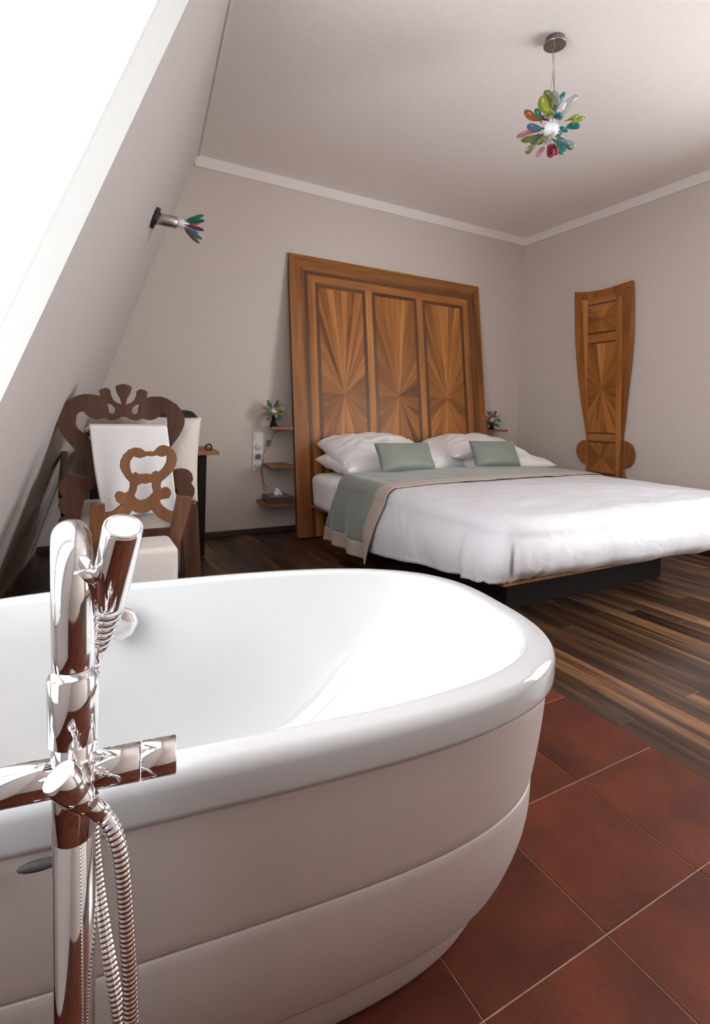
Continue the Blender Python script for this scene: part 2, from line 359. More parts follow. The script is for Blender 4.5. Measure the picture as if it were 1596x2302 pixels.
# ------------------------------------------------------------------ floor with individual boards and tiles
fl = box('floor', (-5.3, YF-.1, -.12), (.1, .1, -.0015), M_sub); fl['kind'] = 'structure'
XB = -2.513; YT = -1.75
und = box('underlay', (XB, YF, -.0020), (0, 0, -.0012), M_under, fl); und2 = box('underlay', (-4.75, YT, -.0020), (XB, 0, -.0012), M_under, fl)
def slab_mesh(name, w, l, h, bev, mat):
    bm = bmesh.new(); add_box(bm, (-w/2, -l/2, -h), (w/2, l/2, 0))
    es = [e for e in bm.edges if all(abs(v.co.z) < 1e-6 for v in e.verts)]
    bmesh.ops.bevel(bm, geom=es, offset=bev, segments=1, affect='EDGES')
    me = frombm(name, bm); me.materials.append(mat); return me
PW = .0925; PL = [slab_mesh('plank', PW-.0008, l-.0008, .003, .0003, M_plank) for l in (.62, .86, 1.08)]
PLn = (.62, .86, 1.08)
npl = 0
def plank(x, y0, y1):
    global npl
    y = y0 + random.uniform(0, .5)*0
    first = True
    while y < y1 - .02:
        k = random.randrange(3); L = PLn[k]
        if first: L = random.choice((.35, .62, .86)); first = False
        L = min(L, y1-y)
        if y1-y-L < .15: L = y1-y
        o = bpy.data.objects.new('plank', PL[k]); COL.objects.link(o); o.parent = fl
        o.scale = (1, (L-.0006)/(PLn[k]-.0008), 1); o.location = (x, y+L/2, random.uniform(-.0003, .0))
        g = random.choice((.6, .75, .88, 1.0, 1.15, 1.32)); o.color = (g, g*random.uniform(.92, 1.03), g*random.uniform(.85, 1.02), 1)
        y += L; npl += 1
x = XB + PW/2
while x < 0:
    plank(x, -4.6, 0); x += PW
x = XB - PW/2
while x > -4.35:
    plank(x, YT, 0); x -= PW
TS = .30; me_t = slab_mesh('tile', TS-.0028, TS-.0028, .003, .0008, M_tile)
me_t1 = slab_mesh('tile', .3185-.0028, TS-.0028, .003, .0008, M_tile)
for j in range(-9, 5):
    yc = -3.0116 + TS*(j+.5)
    if yc > YT-.05 or yc < YF+.1: continue
    for i in range(0, 8):
        xc = XB - .3185/2 if i == 0 else XB - .3185 - TS*(i-.5)
        o = bpy.data.objects.new('tile', me_t1 if i == 0 else me_t); COL.objects.link(o); o.parent = fl
        o.location = (xc, yc, random.uniform(-.0004, .0004)); o.rotation_euler = (0, 0, 0)
box('threshold', (XB-.003, YF, -.0035), (XB+.001, YT, .0002), M_under, fl)

# ------------------------------------------------------------------ headboard
HBW = 1.915; TH = .042
up = Vector((0, .30, 2.187)).normalized(); xd = Vector((1, 0, 0)); nn = xd.cross(up)     # nn points to the room
MH = Matrix((xd, up, nn)).transposed().to_4x4(); MH.translation = Vector((-2.52, -.32, .0)) - nn*TH
hb = thing('headboard', 'tall tilted cherry headboard with three sunburst marquetry panels behind the bed', 'headboard', (-1.56, -.32, 0))
HT = 2.203
S0 = TH-.003
def rectp(x0, y0, x1, y1, name, vert=True, mat=M_cherry, th=.003, z=S0, col=None):
    g = .0006
    return poly_prism(name, [(x0+g, y0+g), (x1-g, y0+g), (x1-g, y1-g), (x0+g, y1-g)], th, mat, MH @ Matrix.Translation((0, 0, z)), hb, (0, 1) if vert else (1, 0), col)
poly_prism('core', [(0, 0.012), (HBW, 0.012), (HBW, HT), (0, HT)], S0, M_cherry_d, MH, hb, (0, 1))
def quadp(P, name, along, mat=M_cherry, th=.003, col=None):
    poly_prism(name, P, th, mat, MH @ Matrix.Translation((0, 0, S0)), hb, along, col)
o0, o1, o2 = .118, .148, .212
def mitred(a, b, mat, th, k):
    W, T = HBW, HT
    cs = [(k*random.uniform(.92, 1.05),)*3 + (1,) for _ in range(3)]
    quadp([(a, .012), (b, .012), (b, T-b), (a, T-a)], 'frame_strip', (0, 1), mat, th, cs[0])
    quadp([(W-b, .012), (W-a, .012), (W-a, T-a), (W-b, T-b)], 'frame_strip', (0, 1), mat, th, cs[1])
    quadp([(b, T-b), (W-b, T-b), (W-a, T-a), (a, T-a)], 'frame_strip', (1, 0), mat, th, cs[2])
mitred(0, o0, M_cherry, .003, .78); mitred(o0, o1, M_cherry_d, .0018, 1.15); mitred(o1, o2, M_cherry, .003, 1.0)
x0, x1, ytop = o2, HBW-o2, HT-o2
PWd = .455; gp = (x1-x0-3*PWd)/2; dk = .030
xs = [x0+i*(PWd+gp) for i in range(3)]
yb = .30
for i in range(2): rectp(xs[i]+PWd, yb, xs[i+1], ytop, 'stile')
rectp(x0, yb-.075, x1, yb, 'rail', False); rectp(x0, .012, x1, .085, 'rail', False)
for i in range(3):
    a, b = xs[i], xs[i]+PWd
    rectp(a, .085, b, yb-.075, 'lower_panel', True, M_cherry_d, .0015)
    if i < 2: rectp(b, .085, xs[i+1], yb-.075, 'stile')
    for q in ((a, yb, a+dk, ytop), (b-dk, yb, b, ytop)): rectp(*q, 'inlay_strip', True, M_cherry_d, .0022)
    for q in ((a+dk, yb, b-dk, yb+dk), (a+dk, ytop-dk, b-dk, ytop)): rectp(*q, 'inlay_strip', False, M_cherry_d, .0022)
    sunburst((a+dk, yb+dk, b-dk, ytop-dk), ((a+b)/2, 1.117), 6, 5, 5, 4, M_cherry, MH, hb, S0)

# ------------------------------------------------------------------ bed
bed = thing('bed', 'low wide bed platform of cherry wood on a recessed dark plinth', 'bed', (-1.54, -1.3, 0))
BX0, BX1, BY0, BY1 = -2.42, -.66, -2.31, -.285
bm = bmesh.new()
Z0, Z1 = .232, .258
vs = [bm.verts.new(p) for p in [(BX0+.03, BY0+.03, Z0), (BX1-.03, BY0+.03, Z0), (BX1-.03, BY1, Z0), (BX0+.03, BY1, Z0), (BX0, BY0, Z0+.012), (BX1, BY0, Z0+.012), (BX1, BY1, Z0+.012), (BX0, BY1, Z0+.012),
      (BX0, BY0, Z1), (BX1, BY0, Z1), (BX1, BY1, Z1), (BX0, BY1, Z1)]]
bm.faces.new(vs[3::-1]); bm.faces.new(vs[8:])
for a in (0, 4):
    for i in range(4): j = (i+1) % 4; bm.faces.new((vs[a+i], vs[a+j], vs[a+4+j], vs[a+4+i]))
link('platform', frombm('platform', bm), M_cherry_o, bed)
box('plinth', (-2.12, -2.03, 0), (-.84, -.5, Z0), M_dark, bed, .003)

def wr(p, s, a): return (noise.noise(Vector(p)*s))*a
def slab_cloth(name, x0, x1, y0, y1, z0, z1, r, mat, parent=None, disp=.006, crown=.0, folds=0, n=70, fn=None, seed=0):
    """rounded cushion-like block: rings over rounded rectangle, top crowned"""
    cx, cy = (x0+x1)/2, (y0+y1)/2; hx, hy = (x1-x0)/2, (y1-y0)/2
    def contour(u, off, rr=None):   # u in 0..1 around a rounded rectangle of half size hx-off
        ax, ay = max(hx-off, .001), max(hy-off, .001); k = u*2*PI
        e = 16 if off < .06 else 9
        c, s = math.cos(k), math.sin(k)
        q = (abs(c)**e + abs(s)**e)**(1/e)
        return cx + ax*c/q, cy + ay*s/q
    NU = 4*n; prof = []
    for i in range(9): a = i/8*PI/2; prof.append((r*(1-math.sin(a)) if 0 else r-r*math.cos(PI/2-a)*1.0, 0))
    rings = []
    # profile from bottom outside up and over to the centre
    P = [(r*.9, z0), (r*.25, z0+r*.1), (0, z0+r*.6)]
    m_ = 6
    for i in range(1, m_): P.append((0, z0+r*.6 + (z1-r-z0-r*.6)*i/m_))
    for i in range(9): a = i/8*PI/2; P.append((r*(1-math.cos(a)), z1-r+r*math.sin(a)))
    mx = min(hx, hy); k0 = r
    for i in range(1, 22): P.append((k0+(mx-k0)*(i/22), None))
    verts, faces = [], []
    for off, z in P:
        for j in range(NU):
            x, y = contour(j/NU, off)
            zz = z
            if z is None:
                g = (off-k0)/(mx-k0); zz = z1 + crown*math.sin(min(1, g)*PI/2)
            q = Vector((x, y, zz))
            d = Vector((x-cx, y-cy, 0)).normalized()
            side = 1 if z is not None and z < z1-r*.3 else .3
            nz = noise.noise(Vector((x*4+seed, y*4, zz*3)))*disp + noise.noise(Vector((x*11, y*11+seed, zz*5)))*disp*.5
            if z is None: q.z += nz*.8
            else: q += d*nz*side
            if fn: q = fn(q, d, off, z)
            verts.append(q)
    R = len(P)
    for i in range(R-1):
        for j in range(NU): k = (j+1) % NU; faces.append((i*NU+j, i*NU+k, (i+1)*NU+k, (i+1)*NU+j))
    faces.append(tuple((R-1)*NU+j for j in range(NU))); faces.append(tuple(range(NU))[::-1])
    return link(name, mesh(name, verts, faces), mat, parent, True)
def matfn(q, d, off, z):
    if z is not None: q += d*.010*math.sin(q.y*58+q.z*9+2*math.sin(q.y*23))*(.35+.65*abs(math.sin(q.y*7+1)))*(1 if q.x < -2.2 else .3)
    return q
matt = slab_cloth('mattress', -2.458, -.62, -2.27, -.30, .259, .50, .055, M_sheet, None, .006, .012, fn=matfn)
tag(matt, 'thick mattress in a wrinkled white fitted sheet on the bed platform', 'mattress')

def duvet():
    X0, X1, Y0, Y1 = -2.475, -.56, -2.395, -.98
    cx, cy = (X0+X1)/2, (Y0+Y1)/2; hx, hy = (X1-X0)/2, (Y1-Y0)/2
    NU = 560; verts, faces = [], []; ztop = .535; r = .075
    offs = [(1-(i/30)**.8)*(min(hx, hy)-.0) for i in range(30)] ; offs = [max(o, r) for o in offs if o > r] + [r]
    P = [('t', o) for o in offs]
    for i in range(1, 9): a = i/8*PI/2; P.append(('c', a))
    for i in range(1, 17): P.append(('s', i/16))
    for kind, v in P:
        for j in range(NU):
            k = j/NU*2*PI; c, s = math.cos(k), math.sin(k); e = 9
            q = (abs(c)**e + abs(s)**e)**(1/e); dx, dy = c/q, s/q
            off = v if kind == 't' else (r*(1-math.sin(v)) if kind == 'c' else 0)
            x, y = cx+(hx-off)*dx, cy+(hy-off)*dy
            # outward direction of the nearest side
            e2 = 9; nx = math.copysign(abs(dx)**(e2-1), dx); ny = math.copysign(abs(dy)**(e2-1), dy); L = math.hypot(nx, ny); nx /= L; ny /= L
            left = max(0, -nx); foot = max(0, -ny); right = max(0, nx)
            # hem height: long on the left side, tucked at the foot
            zh = (.286-.034*((x-X0)/(X1-X0)))*foot**2 + .23*right**2 + .45*max(0, ny)**2
            zl = .16 + .115*max(0, min(1, (-y-1.35)/.95))
            zh += zl*left**2
            z = ztop
            if kind == 't':
                g = 1-(off-r)/(min(hx, hy)-r)
                z += .018*math.cos(g*PI/2) + noise.noise(Vector((x*2.2, y*3, 1)))*.012 + noise.noise(Vector((x*7, y*9, 4)))*.004
            elif kind == 'c': z += -r*(1-math.cos(v)) + noise.noise(Vector((x*7, y*9, 4)))*.004
            else:
                zc = ztop - r; z = zc + (zh-zc)*v
                d = v
                bulge = .022*math.sin(min(1, v*1.05)*PI)*1.0
                a_ = left*y*1.0 + foot*x
                w = .005*math.sin(a_*21+3*noise.noise(Vector((a_*2, 0, 0))))*d**1.5 + .012*noise.noise(Vector((x*6, y*6, z*3)))*d
                w += .004*noise.noise(Vector((x*25, y*25, z*4)))*d
                flare = .025*d*left
                tuck = -.05*max(0, (v-.70)/.30)**1.6*foot**2
                if foot > .5: w *= .55
                x += nx*(bulge+w+flare+tuck); y += ny*(bulge+w+flare+tuck)
                z += .004*math.sin(a_*13+2*noise.noise(Vector((a_*5, 0, 0))))*v
            # deep pleat at the near-left corner
            gd = (x+2.40)**2*0 + ((math.atan2(-(y-Y0-.10), -(x-X0-.10))-.90)/.085)**2
            if x < X0+.25 and y < Y0+.25 and kind in 'cs':
                pd = math.exp(-gd)*(.012 + .055*v**.6 if kind == 's' else .012*(v/(PI/2)))
                x -= nx*pd; y -= ny*pd
                # left flap hangs down past the platform corner
                if left > foot and kind == 's': z -= .008*v; x -= .015*v
            verts.append((x, y, z))
    R = len(P)
    faces.append(tuple(range(NU)))
    for i in range(R-1):
        for j in range(NU): k = (j+1) % NU; faces.append((i*NU+j, (i+1)*NU+j, (i+1)*NU+k, i*NU+k))
    o = link('duvet', mesh('duvet', verts, faces), M_duvet, None, True)
    sol = o.modifiers.new('thickness', 'SOLIDIFY'); sol.thickness = .008; sol.offset = 1
    return tag(o, 'plump glossy white duvet draped over the foot half of the bed', 'duvet')
duvet()

def throw_cloth():
    """runner laid across the bed, hanging down the left side; tan bands are its border"""
    root = thing('bed_throw', 'sage green bed runner with beige border laid across the white bed', 'throw', (-1.5, -1.2, .56))
    X0, X1 = -2.505, -.535; ztop = .556; r = .085
    NS, NT = 260, 64
    drop_l, drop_r = .345, .26
    Ltop = X1-X0-2*r; arc = r*PI/2
    total = drop_l+arc+Ltop+arc+drop_r
    def pos(s, t):
        # s metres from left hem, t 0 (foot side) .. 1 (head side)
        if s < drop_l: x, z, d = X0, ztop-r-(drop_l-s), (drop_l-s)
        elif s < drop_l+arc: a = (s-drop_l)/r; x, z, d = X0+r-r*math.cos(a), ztop-r+r*math.sin(a), 0
        elif s < drop_l+arc+Ltop: x, z, d = X0+r+(s-drop_l-arc), ztop, 0
        elif s < drop_l+2*arc+Ltop: a = (s-drop_l-arc-Ltop)/r; x, z, d = X1-r+r*math.sin(a), ztop-r+r*math.cos(a), 0
        else: x, z, d = X1, ztop-r-(s-drop_l-2*arc-Ltop), -(s-drop_l-2*arc-Ltop)
        g = (x-X0)/(X1-X0)
        yf = -1.50 + .10*g + .012*math.sin(x*5); yr = -.93 + .05*g
        y = yf + (yr-yf)*t
        if d > 0:
            k = d/drop_l; y += k*(.10*(1-t) + .10*t)
            w = .020*math.sin(y*30+1.5*noise.noise(Vector((y*4, 0, 0))))*k**1.1 + .014*k + .012*noise.noise(Vector((y*8, z*6, 2)))*k
            x -= w + .026*k + .022*math.sin(min(1,k*1.05)*PI)
            z -= .010*k*(1-t)**2
        elif d < 0: x += .02
        else:
            if s >= drop_l+arc and s <= drop_l+arc+Ltop:
                gg = min(1, min(x-X0-r, X1-r-x)/.8); z += .018*math.sin(max(0, gg)*PI/2)
            z += noise.noise(Vector((x*2.2, y*3, 1)))*.008 + noise.noise(Vector((x*8, y*7, 7)))*.005
            if s < drop_l+arc+.3: z += .004*math.sin(x*30)*.3
        if t < .5: z -= .006*(1-2*t)**3
        return Vector((x, y, z))
    bt = .195; bs = .085     # border widths
    me_pts = [[pos(total*i/NS, j/NT) for j in range(NT+1)] for i in range(NS+1)]
    def part(name, cond, mat):
        idx = {}; V = []; F = []
        def vid(i, j):
            if (i, j) not in idx: idx[(i, j)] = len(V); V.append(me_pts[i][j])
            return idx[(i, j)]
        for i in range(NS):
            for j in range(NT):
                if cond(i/NS*total, (j+.5)/NT): F.append((vid(i, j), vid(i+1, j), vid(i+1, j+1), vid(i, j+1)))
        o = link(name, mesh(name, V, F), mat, root, True)
        s = o.modifiers.new('thickness', 'SOLIDIFY'); s.thickness = .005; s.offset = 1
        return o
    isb = lambda s, t: t < bt or s < bs or s > total-bs
    part('cloth', lambda s, t: not isb(s, t), M_throw)
    part('border', isb, M_tan)
throw_cloth()

def pillow(name, loc, w, d, h, rot, mat, label, cat, group=None, seed=0, pinch=.07, parent=None, wrk=.012, n=46, sag=0, p=3.0):
    verts, faces = [], []
    for sgn in (1, -1):
        for i in range(n+1):
            for j in range(n+1):
                u, v = -1+2*i/n, -1+2*j/n
                u2 = math.sin(u*PI/2)*.35+u*.65; v2 = math.sin(v*PI/2)*.35+v*.65
                th = (max(0, 1-abs(u2)**p)*max(0, 1-abs(v2)**p))**.55
                x = w/2*u2*(1-pinch*(1-v2*v2)); y = d/2*v2*(1-pinch*1.2*(1-u2*u2))
                nz = noise.noise(Vector((x*6+seed, y*6, sgn*3+seed)))*wrk + noise.noise(Vector((x*16+seed, y*16, sgn*5)))*wrk*.5
                nz += (1-abs(noise.noise(Vector((x*5+seed*2, y*9, sgn*2)))))**6*wrk*.5
                z = sgn*h/2*th + nz*min(1, th*2.0) + sag*(u2*u2)
                verts.append((x, y, z))
    K = (n+1)**2
    for s in range(2):
        for i in range(n):
            for j in range(n):
                a = s*K+i*(n+1)+j; q = (a, a+n+1, a+n+2, a+1); faces.append(q if s == 0 else q[::-1])
    me = mesh(name, verts, faces)
    bm = bmesh.new(); bm.from_mesh(me); bmesh.ops.remove_doubles(bm, verts=bm.verts, dist=.0006); bmesh.ops.recalc_face_normals(bm, faces=bm.faces)
    bmesh.ops.transform(bm, matrix=Matrix.Translation(loc) @ rot.to_4x4(), verts=bm.verts); bm.to_mesh(me); bm.free()
    o = link(name, me, mat, parent, True)
    if label: tag(o, label, cat, group)
    return o
from mathutils import Euler
E_ = lambda a, b, c: Euler((math.radians(a), math.radians(b), math.radians(c))).to_matrix()
pillow('pillow', (-1.985, -.545, .580), .80, .52, .17, E_(4, 0, 2), M_sheet, 'lower white pillow at the left half of the bed, under another pillow', 'pillow', 'white bed pillows', 1, wrk=.022, pinch=.02, p=4)
pillow('pillow', (-1.965, -.50, .690), .80, .50, .17, E_(14, -1, -1), M_sheet, 'upper white pillow of the left stack leaning on the headboard', 'pillow', 'white bed pillows', 5, sag=-.035, wrk=.020, pinch=.03, p=4)
pillow('pillow', (-.83, -.58, .578), .86, .54, .17, E_(4, 0, -4), M_sheet, 'lower white pillow at the right half of the bed with its corner poking out right', 'pillow', 'white bed pillows', 9, wrk=.016, pinch=.05)
pillow('pillow', (-1.01, -.54, .705), .80, .50, .17, E_(10, 1, -3), M_sheet, 'upper white pillow of the right stack, the highest on the bed', 'pillow', 'white bed pillows', 13, sag=-.03, wrk=.016)
pillow('pillow', (-1.44, -.50, .625), .50, .40, .14, E_(24, -4, 6), M_sheet, 'white pillow slumped between the two pillow stacks against the headboard', 'pillow', 'white bed pillows', 17, wrk=.016)
pillow('cushion', (-1.975, -.905, .660), .47, .22, .10, E_(62, 0, 3), M_green, 'small oblong sage green cushion leaning on the left pillows', 'cushion', 'green scatter cushions', 21, wrk=.004, pinch=.045, p=4)
pillow('cushion', (-1.125, -.875, .668), .44, .22, .10, E_(62, 0, -3), M_green, 'small oblong sage green cushion leaning on the right pillows', 'cushion', 'green scatter cushions', 25, wrk=.004, pinch=.045, p=4)

# ------------------------------------------------------------------ carved wall panel on the right wall
MP = Matrix(((0, 0, -1, 0), (1, 0, 0, 0), (0, 1, 0, 0), (0, 0, 0, 1)))   # (y, z, out) -> world, out = -x
wp = thing('wall_panel', 'tall keyhole-shaped cherry marquetry panel standing against the right wall', 'panel', (-.03, -1.03, .46))
PO = [(-0.655, 2.086), (-0.764, 2.066), (-0.85, 2.058), (-0.921, 2.055), (-1.0, 2.057), (-1.058, 2.062), (-1.202, 2.077), (-1.215, 1.929), (-1.228, 1.674), (-1.226, 1.462), (-1.215, 1.292), (-1.205, 1.12), (-1.192, 0.903), (-1.182, 0.784),
      (-1.232, 0.776), (-1.275, 0.738), (-1.295, 0.676), (-1.285, 0.615), (-1.250, 0.575), (-1.200, 0.562), (-1.212, 0.511), (-1.232, 0.440), (-1.29, .0), (-.78, 0), (-0.848, 0.440), (-0.862, 0.5), (-0.867, 0.56), (-0.81, 0.578), (-0.770, 0.622),
      (-0.752, 0.679), (-0.768, 0.732), (-0.806, 0.765), (-0.854, 0.772), (-0.818, 0.937), (-0.772, 1.125), (-0.719, 1.409), (-0.682, 1.695)]
MPx = Matrix.Translation((-.018, 0, 0)) @ MP
board('backboard', PO, [], .026, .002, M_cherry_o, MPx, wp, 3).color = (.78, .72, .70, 1)
SP = Matrix.Translation((-.018-.026+.0003, 0, 0)) @ MP
def wq(P, name, mat, along, th=.0025, col=None): poly_prism(name, P, th, mat, SP, wp, along, col)
# light side strips
wq([(-.742, 2.0), (-.800, 1.985), (-.885, .44), (-.862, .44), (-.862, .80)], 'side_strip', M_cherry, (0, 1), .002, (1.12, 1.08, 1.0, 1))
wq([(-1.066, 1.965), (-1.125, 1.975), (-1.180, .80), (-1.180, .44), (-1.152, .44)], 'side_strip', M_cherry, (0, 1), .002, (1.12, 1.08, 1.0, 1))
def edges(t):  # left and right inner edge of the central field at height z
    return -.802 - (1.96-t)*.0575, -1.066 - (1.96-t)*.0565
for z1, z0, cz, nt_, nb_, ns1, ns2 in ((1.93, 1.70, 1.81, 2, 2, 3, 3), (1.60, .845, 1.217, 3, 3, 4, 4), (.755, .505, .63, 2, 2, 3, 3)):
    a0, b0 = edges(z0); a1, b1 = edges(z1)
    sunburst(None, ((a0+b0+a1+b1)/4, cz), nt_, nb_, ns1, ns2, M_cherry, SP, wp, 0, quad=[(b0, z0), (a0, z0), (a1, z1), (b1, z1)])
    for za, zb in ((z1, z1+.016), (z0-.016, z0)):
        aa, bb = edges(za); a2, b2 = edges(zb); wq([(bb, za), (aa, za), (a2, zb), (b2, zb)], 'inlay_strip', M_cherry_d, (1, 0))
for za, zb in ((1.616, 1.684), (.771, .829), (1.946, 1.99)):
    aa, bb = edges(za); a2, b2 = edges(zb); wq([(bb, za), (aa, za), (a2, zb), (b2, zb)], 'cross_strip', M_cherry, (1, 0), .002, (.95, .92, .9, 1))
for yy in (-.775, -1.165):
    cyl('screw', (-.046, yy*1.0+.03*(1 if yy > -1 else -.4), 2.02), (-.041, yy+.03*(1 if yy > -1 else -.4), 2.02), .006, M_dark, wp, 12)

# ------------------------------------------------------------------ bedside shelves
def shelf(x0t, x0f, x1, z, label, d=.275, th=.018, flip=False):
    P = [(x0t, 0), (x0f, -d), (x1, -d), (x1, 0)]
    me_o = poly_prism('wall_shelf', P, th, M_cherry, Matrix.Translation((0, 0, z-th)), None, (1, 0), (.62, .60, .62, 1))
    tag(me_o, label, 'shelf', 'bedside shelves left of the headboard' if not flip else None); return me_o
shelf(-2.642, -2.695, -2.527, .838, 'short thin wooden wall shelf left of headboard, topmost one carrying the lamp', .20)
shelf(-2.690, -2.720, -2.527, .552, 'empty thin wooden wall shelf left of headboard, the middle one', .235)
shelf(-2.742, -2.765, -2.527, .268, 'thin wooden wall shelf left of headboard, lowest, under the tissue box', .265)
shelf(-.30, -.30, -.595, .832, 'short thin wooden wall shelf right of the headboard near the corner', .17, flip=True)

# ------------------------------------------------------------------ glass flower lamps
PCOL = ['teal', 'lime', 'red', 'blue', 'plum', 'green', 'pink', 'olive', 'amber', 'blue', 'lime', 'teal', 'clear']
def petal(c, d, L, w, mat, parent, curl=.0, r0=0.0, name='petal'):
    """blown glass drop: narrow stem swelling into a rounded, slightly curled lobe"""
    c = Vector(c); d = Vector(d).normalized(); x, y = frame_of(d)
    pts, rad = [], []; z2 = x.cross(d)
    for i in range(15):
        t = i/14; pts.append(c + d*(r0+L*t) + x*curl*math.sin(t*2.4)*L + z2*curl*.6*t*t*L)
        if t < .30: k = .20 + .5*(t/.30)**2
        else: k = .70 + .30*math.sin((t-.30)/.35*PI/2) if t < .65 else math.sqrt(max(0.0, 1-((t-.65)/.35)**2))
        rad.append(max(.0006, w*k))
    bm = bmesh.new(); add_tube(bm, pts, rad, 9)
    o = link(name, frombm(name, bm), mat, parent)
    for v in o.data.vertices:   # flatten slightly
        q = v.co - c; k = q.dot(y); v.co -= y*k*.4
    return o
def flower(parent, c, R, n, size, seed, back=None):
    rnd = random.Random(seed); wires = []
    for i in range(n):
        ph = i*2.399963; z = 1-2*(i+.5)/n
        d = Vector((math.cos(ph)*math.sqrt(1-z*z), math.sin(ph)*math.sqrt(1-z*z), z))
        d += Vector([rnd.uniform(-.22, .22) for _ in range(3)])
        if back and d.normalized().dot(Vector(back).normalized()) > .84: continue
        q = rnd.uniform(.24, .52); side = Vector([rnd.uniform(-.45, .45) for _ in range(3)])
        petal(c + d.normalized()*R*q, d.normalized() + side, R*min(.98-q, rnd.uniform(.38, .66)), size*rnd.uniform(.75, 1.25), GL[PCOL[(i*5+rnd.randrange(3)) % len(PCOL)]], parent, rnd.uniform(-.45, .45), 0)
        wires.append((c, c + d.normalized()*R*q))
    bm = bmesh.new()
    for a, b in wires: add_tube(bm, [a, b], .0008, 5)
    link('wire_frame', frombm('wire_frame', bm), M_wire, parent)
# chandelier
CHX, CHY = -1.98, -2.055
ch = thing('pendant_lamp', 'pendant lamp of coloured blown glass drops around a white bulb hanging from ceiling', 'lamp', (CHX, CHY, H))
bmc = bmesh.new()
add_tube(bmc, [(CHX, CHY, H), (CHX, CHY, H-.026), (CHX, CHY, H-.0261), (CHX, CHY, H-.032)], [.044, .044, .051, .051], 36)
link('canopy', frombm('canopy', bmc), M_chrome_b, ch)
BC = Vector((CHX, CHY, 2.335))
tube('cord', smooth_pts([(CHX, CHY, H-.032), (CHX-.008, CHY+.004, 2.67), (CHX+.004, CHY, 2.60), (CHX+.008, CHY, 2.5), (CHX+.004, CHY, 2.42)]), .0016, M_wire, ch, 6)
tube('cord', [(CHX, CHY, H-.032), (CHX-.002, CHY, 2.60)], .0012, M_wire, ch, 6)
bmr = bmesh.new(); add_tube(bmr, [(CHX-.002+.007*math.cos(a*PI/8), CHY, 2.588+.010*math.sin(a*PI/8)) for a in range(17)], .002, 6); link('ring', frombm('ring', bmr), M_wire, ch)
for a in (0.3, 2.4, 4.5):
    tube('suspension_wire', [(CHX-.002, CHY, 2.578), (CHX+.036*math.cos(a), CHY+.036*math.sin(a), 2.40)], .0009, M_wire, ch, 5)
bmb = bmesh.new(); bmesh.ops.create_icosphere(bmb, subdivisions=3, radius=.036); bmesh.ops.transform(bmb, matrix=Matrix.Translation(BC+Vector((0, 0, -.005))), verts=bmb.verts)
link('bulb', frombm('bulb', bmb), M_bulb, ch, True)
cyl('socket', (CHX, CHY, 2.362), (CHX, CHY, 2.405), .016, M_chrome_b, ch, 20)
cageb = bmesh.new(); add_tube(cageb, [(CHX+.036*math.cos(a*PI/12), CHY+.036*math.sin(a*PI/12), 2.40) for a in range(25)], .0014, 6); link('wire_ring', frombm('wire_ring', cageb), M_wire, ch)
flower(ch, BC, .166, 34, .0205, 3, back=(-.70, -.62, -.55))
# bedside lamps
def bed_lamp(c, zb, label, seed, R=.098):
    c = Vector(c); L = thing('bedside_lamp', label, 'lamp', (c.x, c.y, zb), 'glass flower bedside lamps')
    bm = bmesh.new(); add_tube(bm, [(c.x, c.y, zb), (c.x, c.y, zb+.006), (c.x, c.y, zb+.0061), (c.x, c.y, zb+.045), (c.x, c.y, c.z-.03)], [.034, .034, .028, .014, .011], 24)
    link('base', frombm('base', bm), M_dark, L)
    bm = bmesh.new(); bmesh.ops.create_icosphere(bm, subdivisions=3, radius=.02); bmesh.ops.transform(bm, matrix=Matrix.Translation(c), verts=bm.verts)
    link('bulb', frombm('bulb', bm), M_bulb, L, True)
    flower(L, c, R, 26, .0150, seed, back=(0, 0, -1)); return L
bed_lamp((-2.655, -.115, .955), .838, 'glass flower lamp with a tangled cord, on the shelf left of the headboard', 11)
bed_lamp((-.452, -.11, .925), .832, 'glass flower lamp on the shelf right of the headboard', 23, .10)
# wall sconce on the slope
sc = slope(1.021, 1.916); sdir = Vector((.985, -.05, -.04)).normalized()
SX = thing('wall_sconce', 'chrome tube sconce with coloured glass petals on the sloping wall', 'lamp', tuple(sc))
cyl('backplate', sc+NOUT*.002, sc-NOUT*.018, .054, M_black, SX, 32)
s1 = sc - NOUT*.012
cyl('tube', s1, s1+sdir*.100, .030, M_chrome_b, SX, 32)
cyl('bulb', s1+sdir*.100, s1+sdir*.158, .0215, M_bulb, SX, 24, .002)
fx, fy = frame_of(sdir)
for i, cn in enumerate(['blue', 'amber', 'lime', 'green', 'teal', 'plum', 'blue', 'olive', 'pink']):
    a = i*2*PI/9
    petal(s1+sdir*.135+(fx*math.cos(a)+fy*math.sin(a))*.018, sdir+(fx*math.cos(a)+fy*math.sin(a))*.60, .105, .0165, GL[cn], SX, .12)

# ------------------------------------------------------------------ socket strip, cable, tissue box
so = thing('socket_panel', 'white vertical strip of one switch and three sockets left of headboard', 'socket', (-2.738, 0, .64))
zt, zb = .789, .495; g = (zt-zb)/4
box('plate', (-2.779, -.009, zb), (-2.697, 0, zt), M_plastic, so, .003, 2)
box('rocker_switch', (-2.766, -.014, zt-g+.012), (-2.710, -.008, zt-.010), M_plastic, so, .002)
for k in range(1, 4):
    zc = zt-g*(k+.5)
    bm = bmesh.new(); add_tube(bm, [(-2.738, -.0085, zc), (-2.738, -.0115, zc), (-2.738, -.0114, zc), (-2.738, -.0095, zc)], [.0285, .0285, .0245, .0235], 32)
    w_ = link('socket', frombm('socket', bm), M_plastic, so)
    for s in (-1, 1): cyl('pin_hole', (-2.738+s*.0095, -.0118, zc), (-2.738+s*.0095, -.0097, zc), .003, M_black, w_, 12, .0002)
    cyl('earth_pin', (-2.738, -.017, zc+.014), (-2.738, -.0097, zc+.014), .0025, M_chrome_b, w_, 12, .0004)
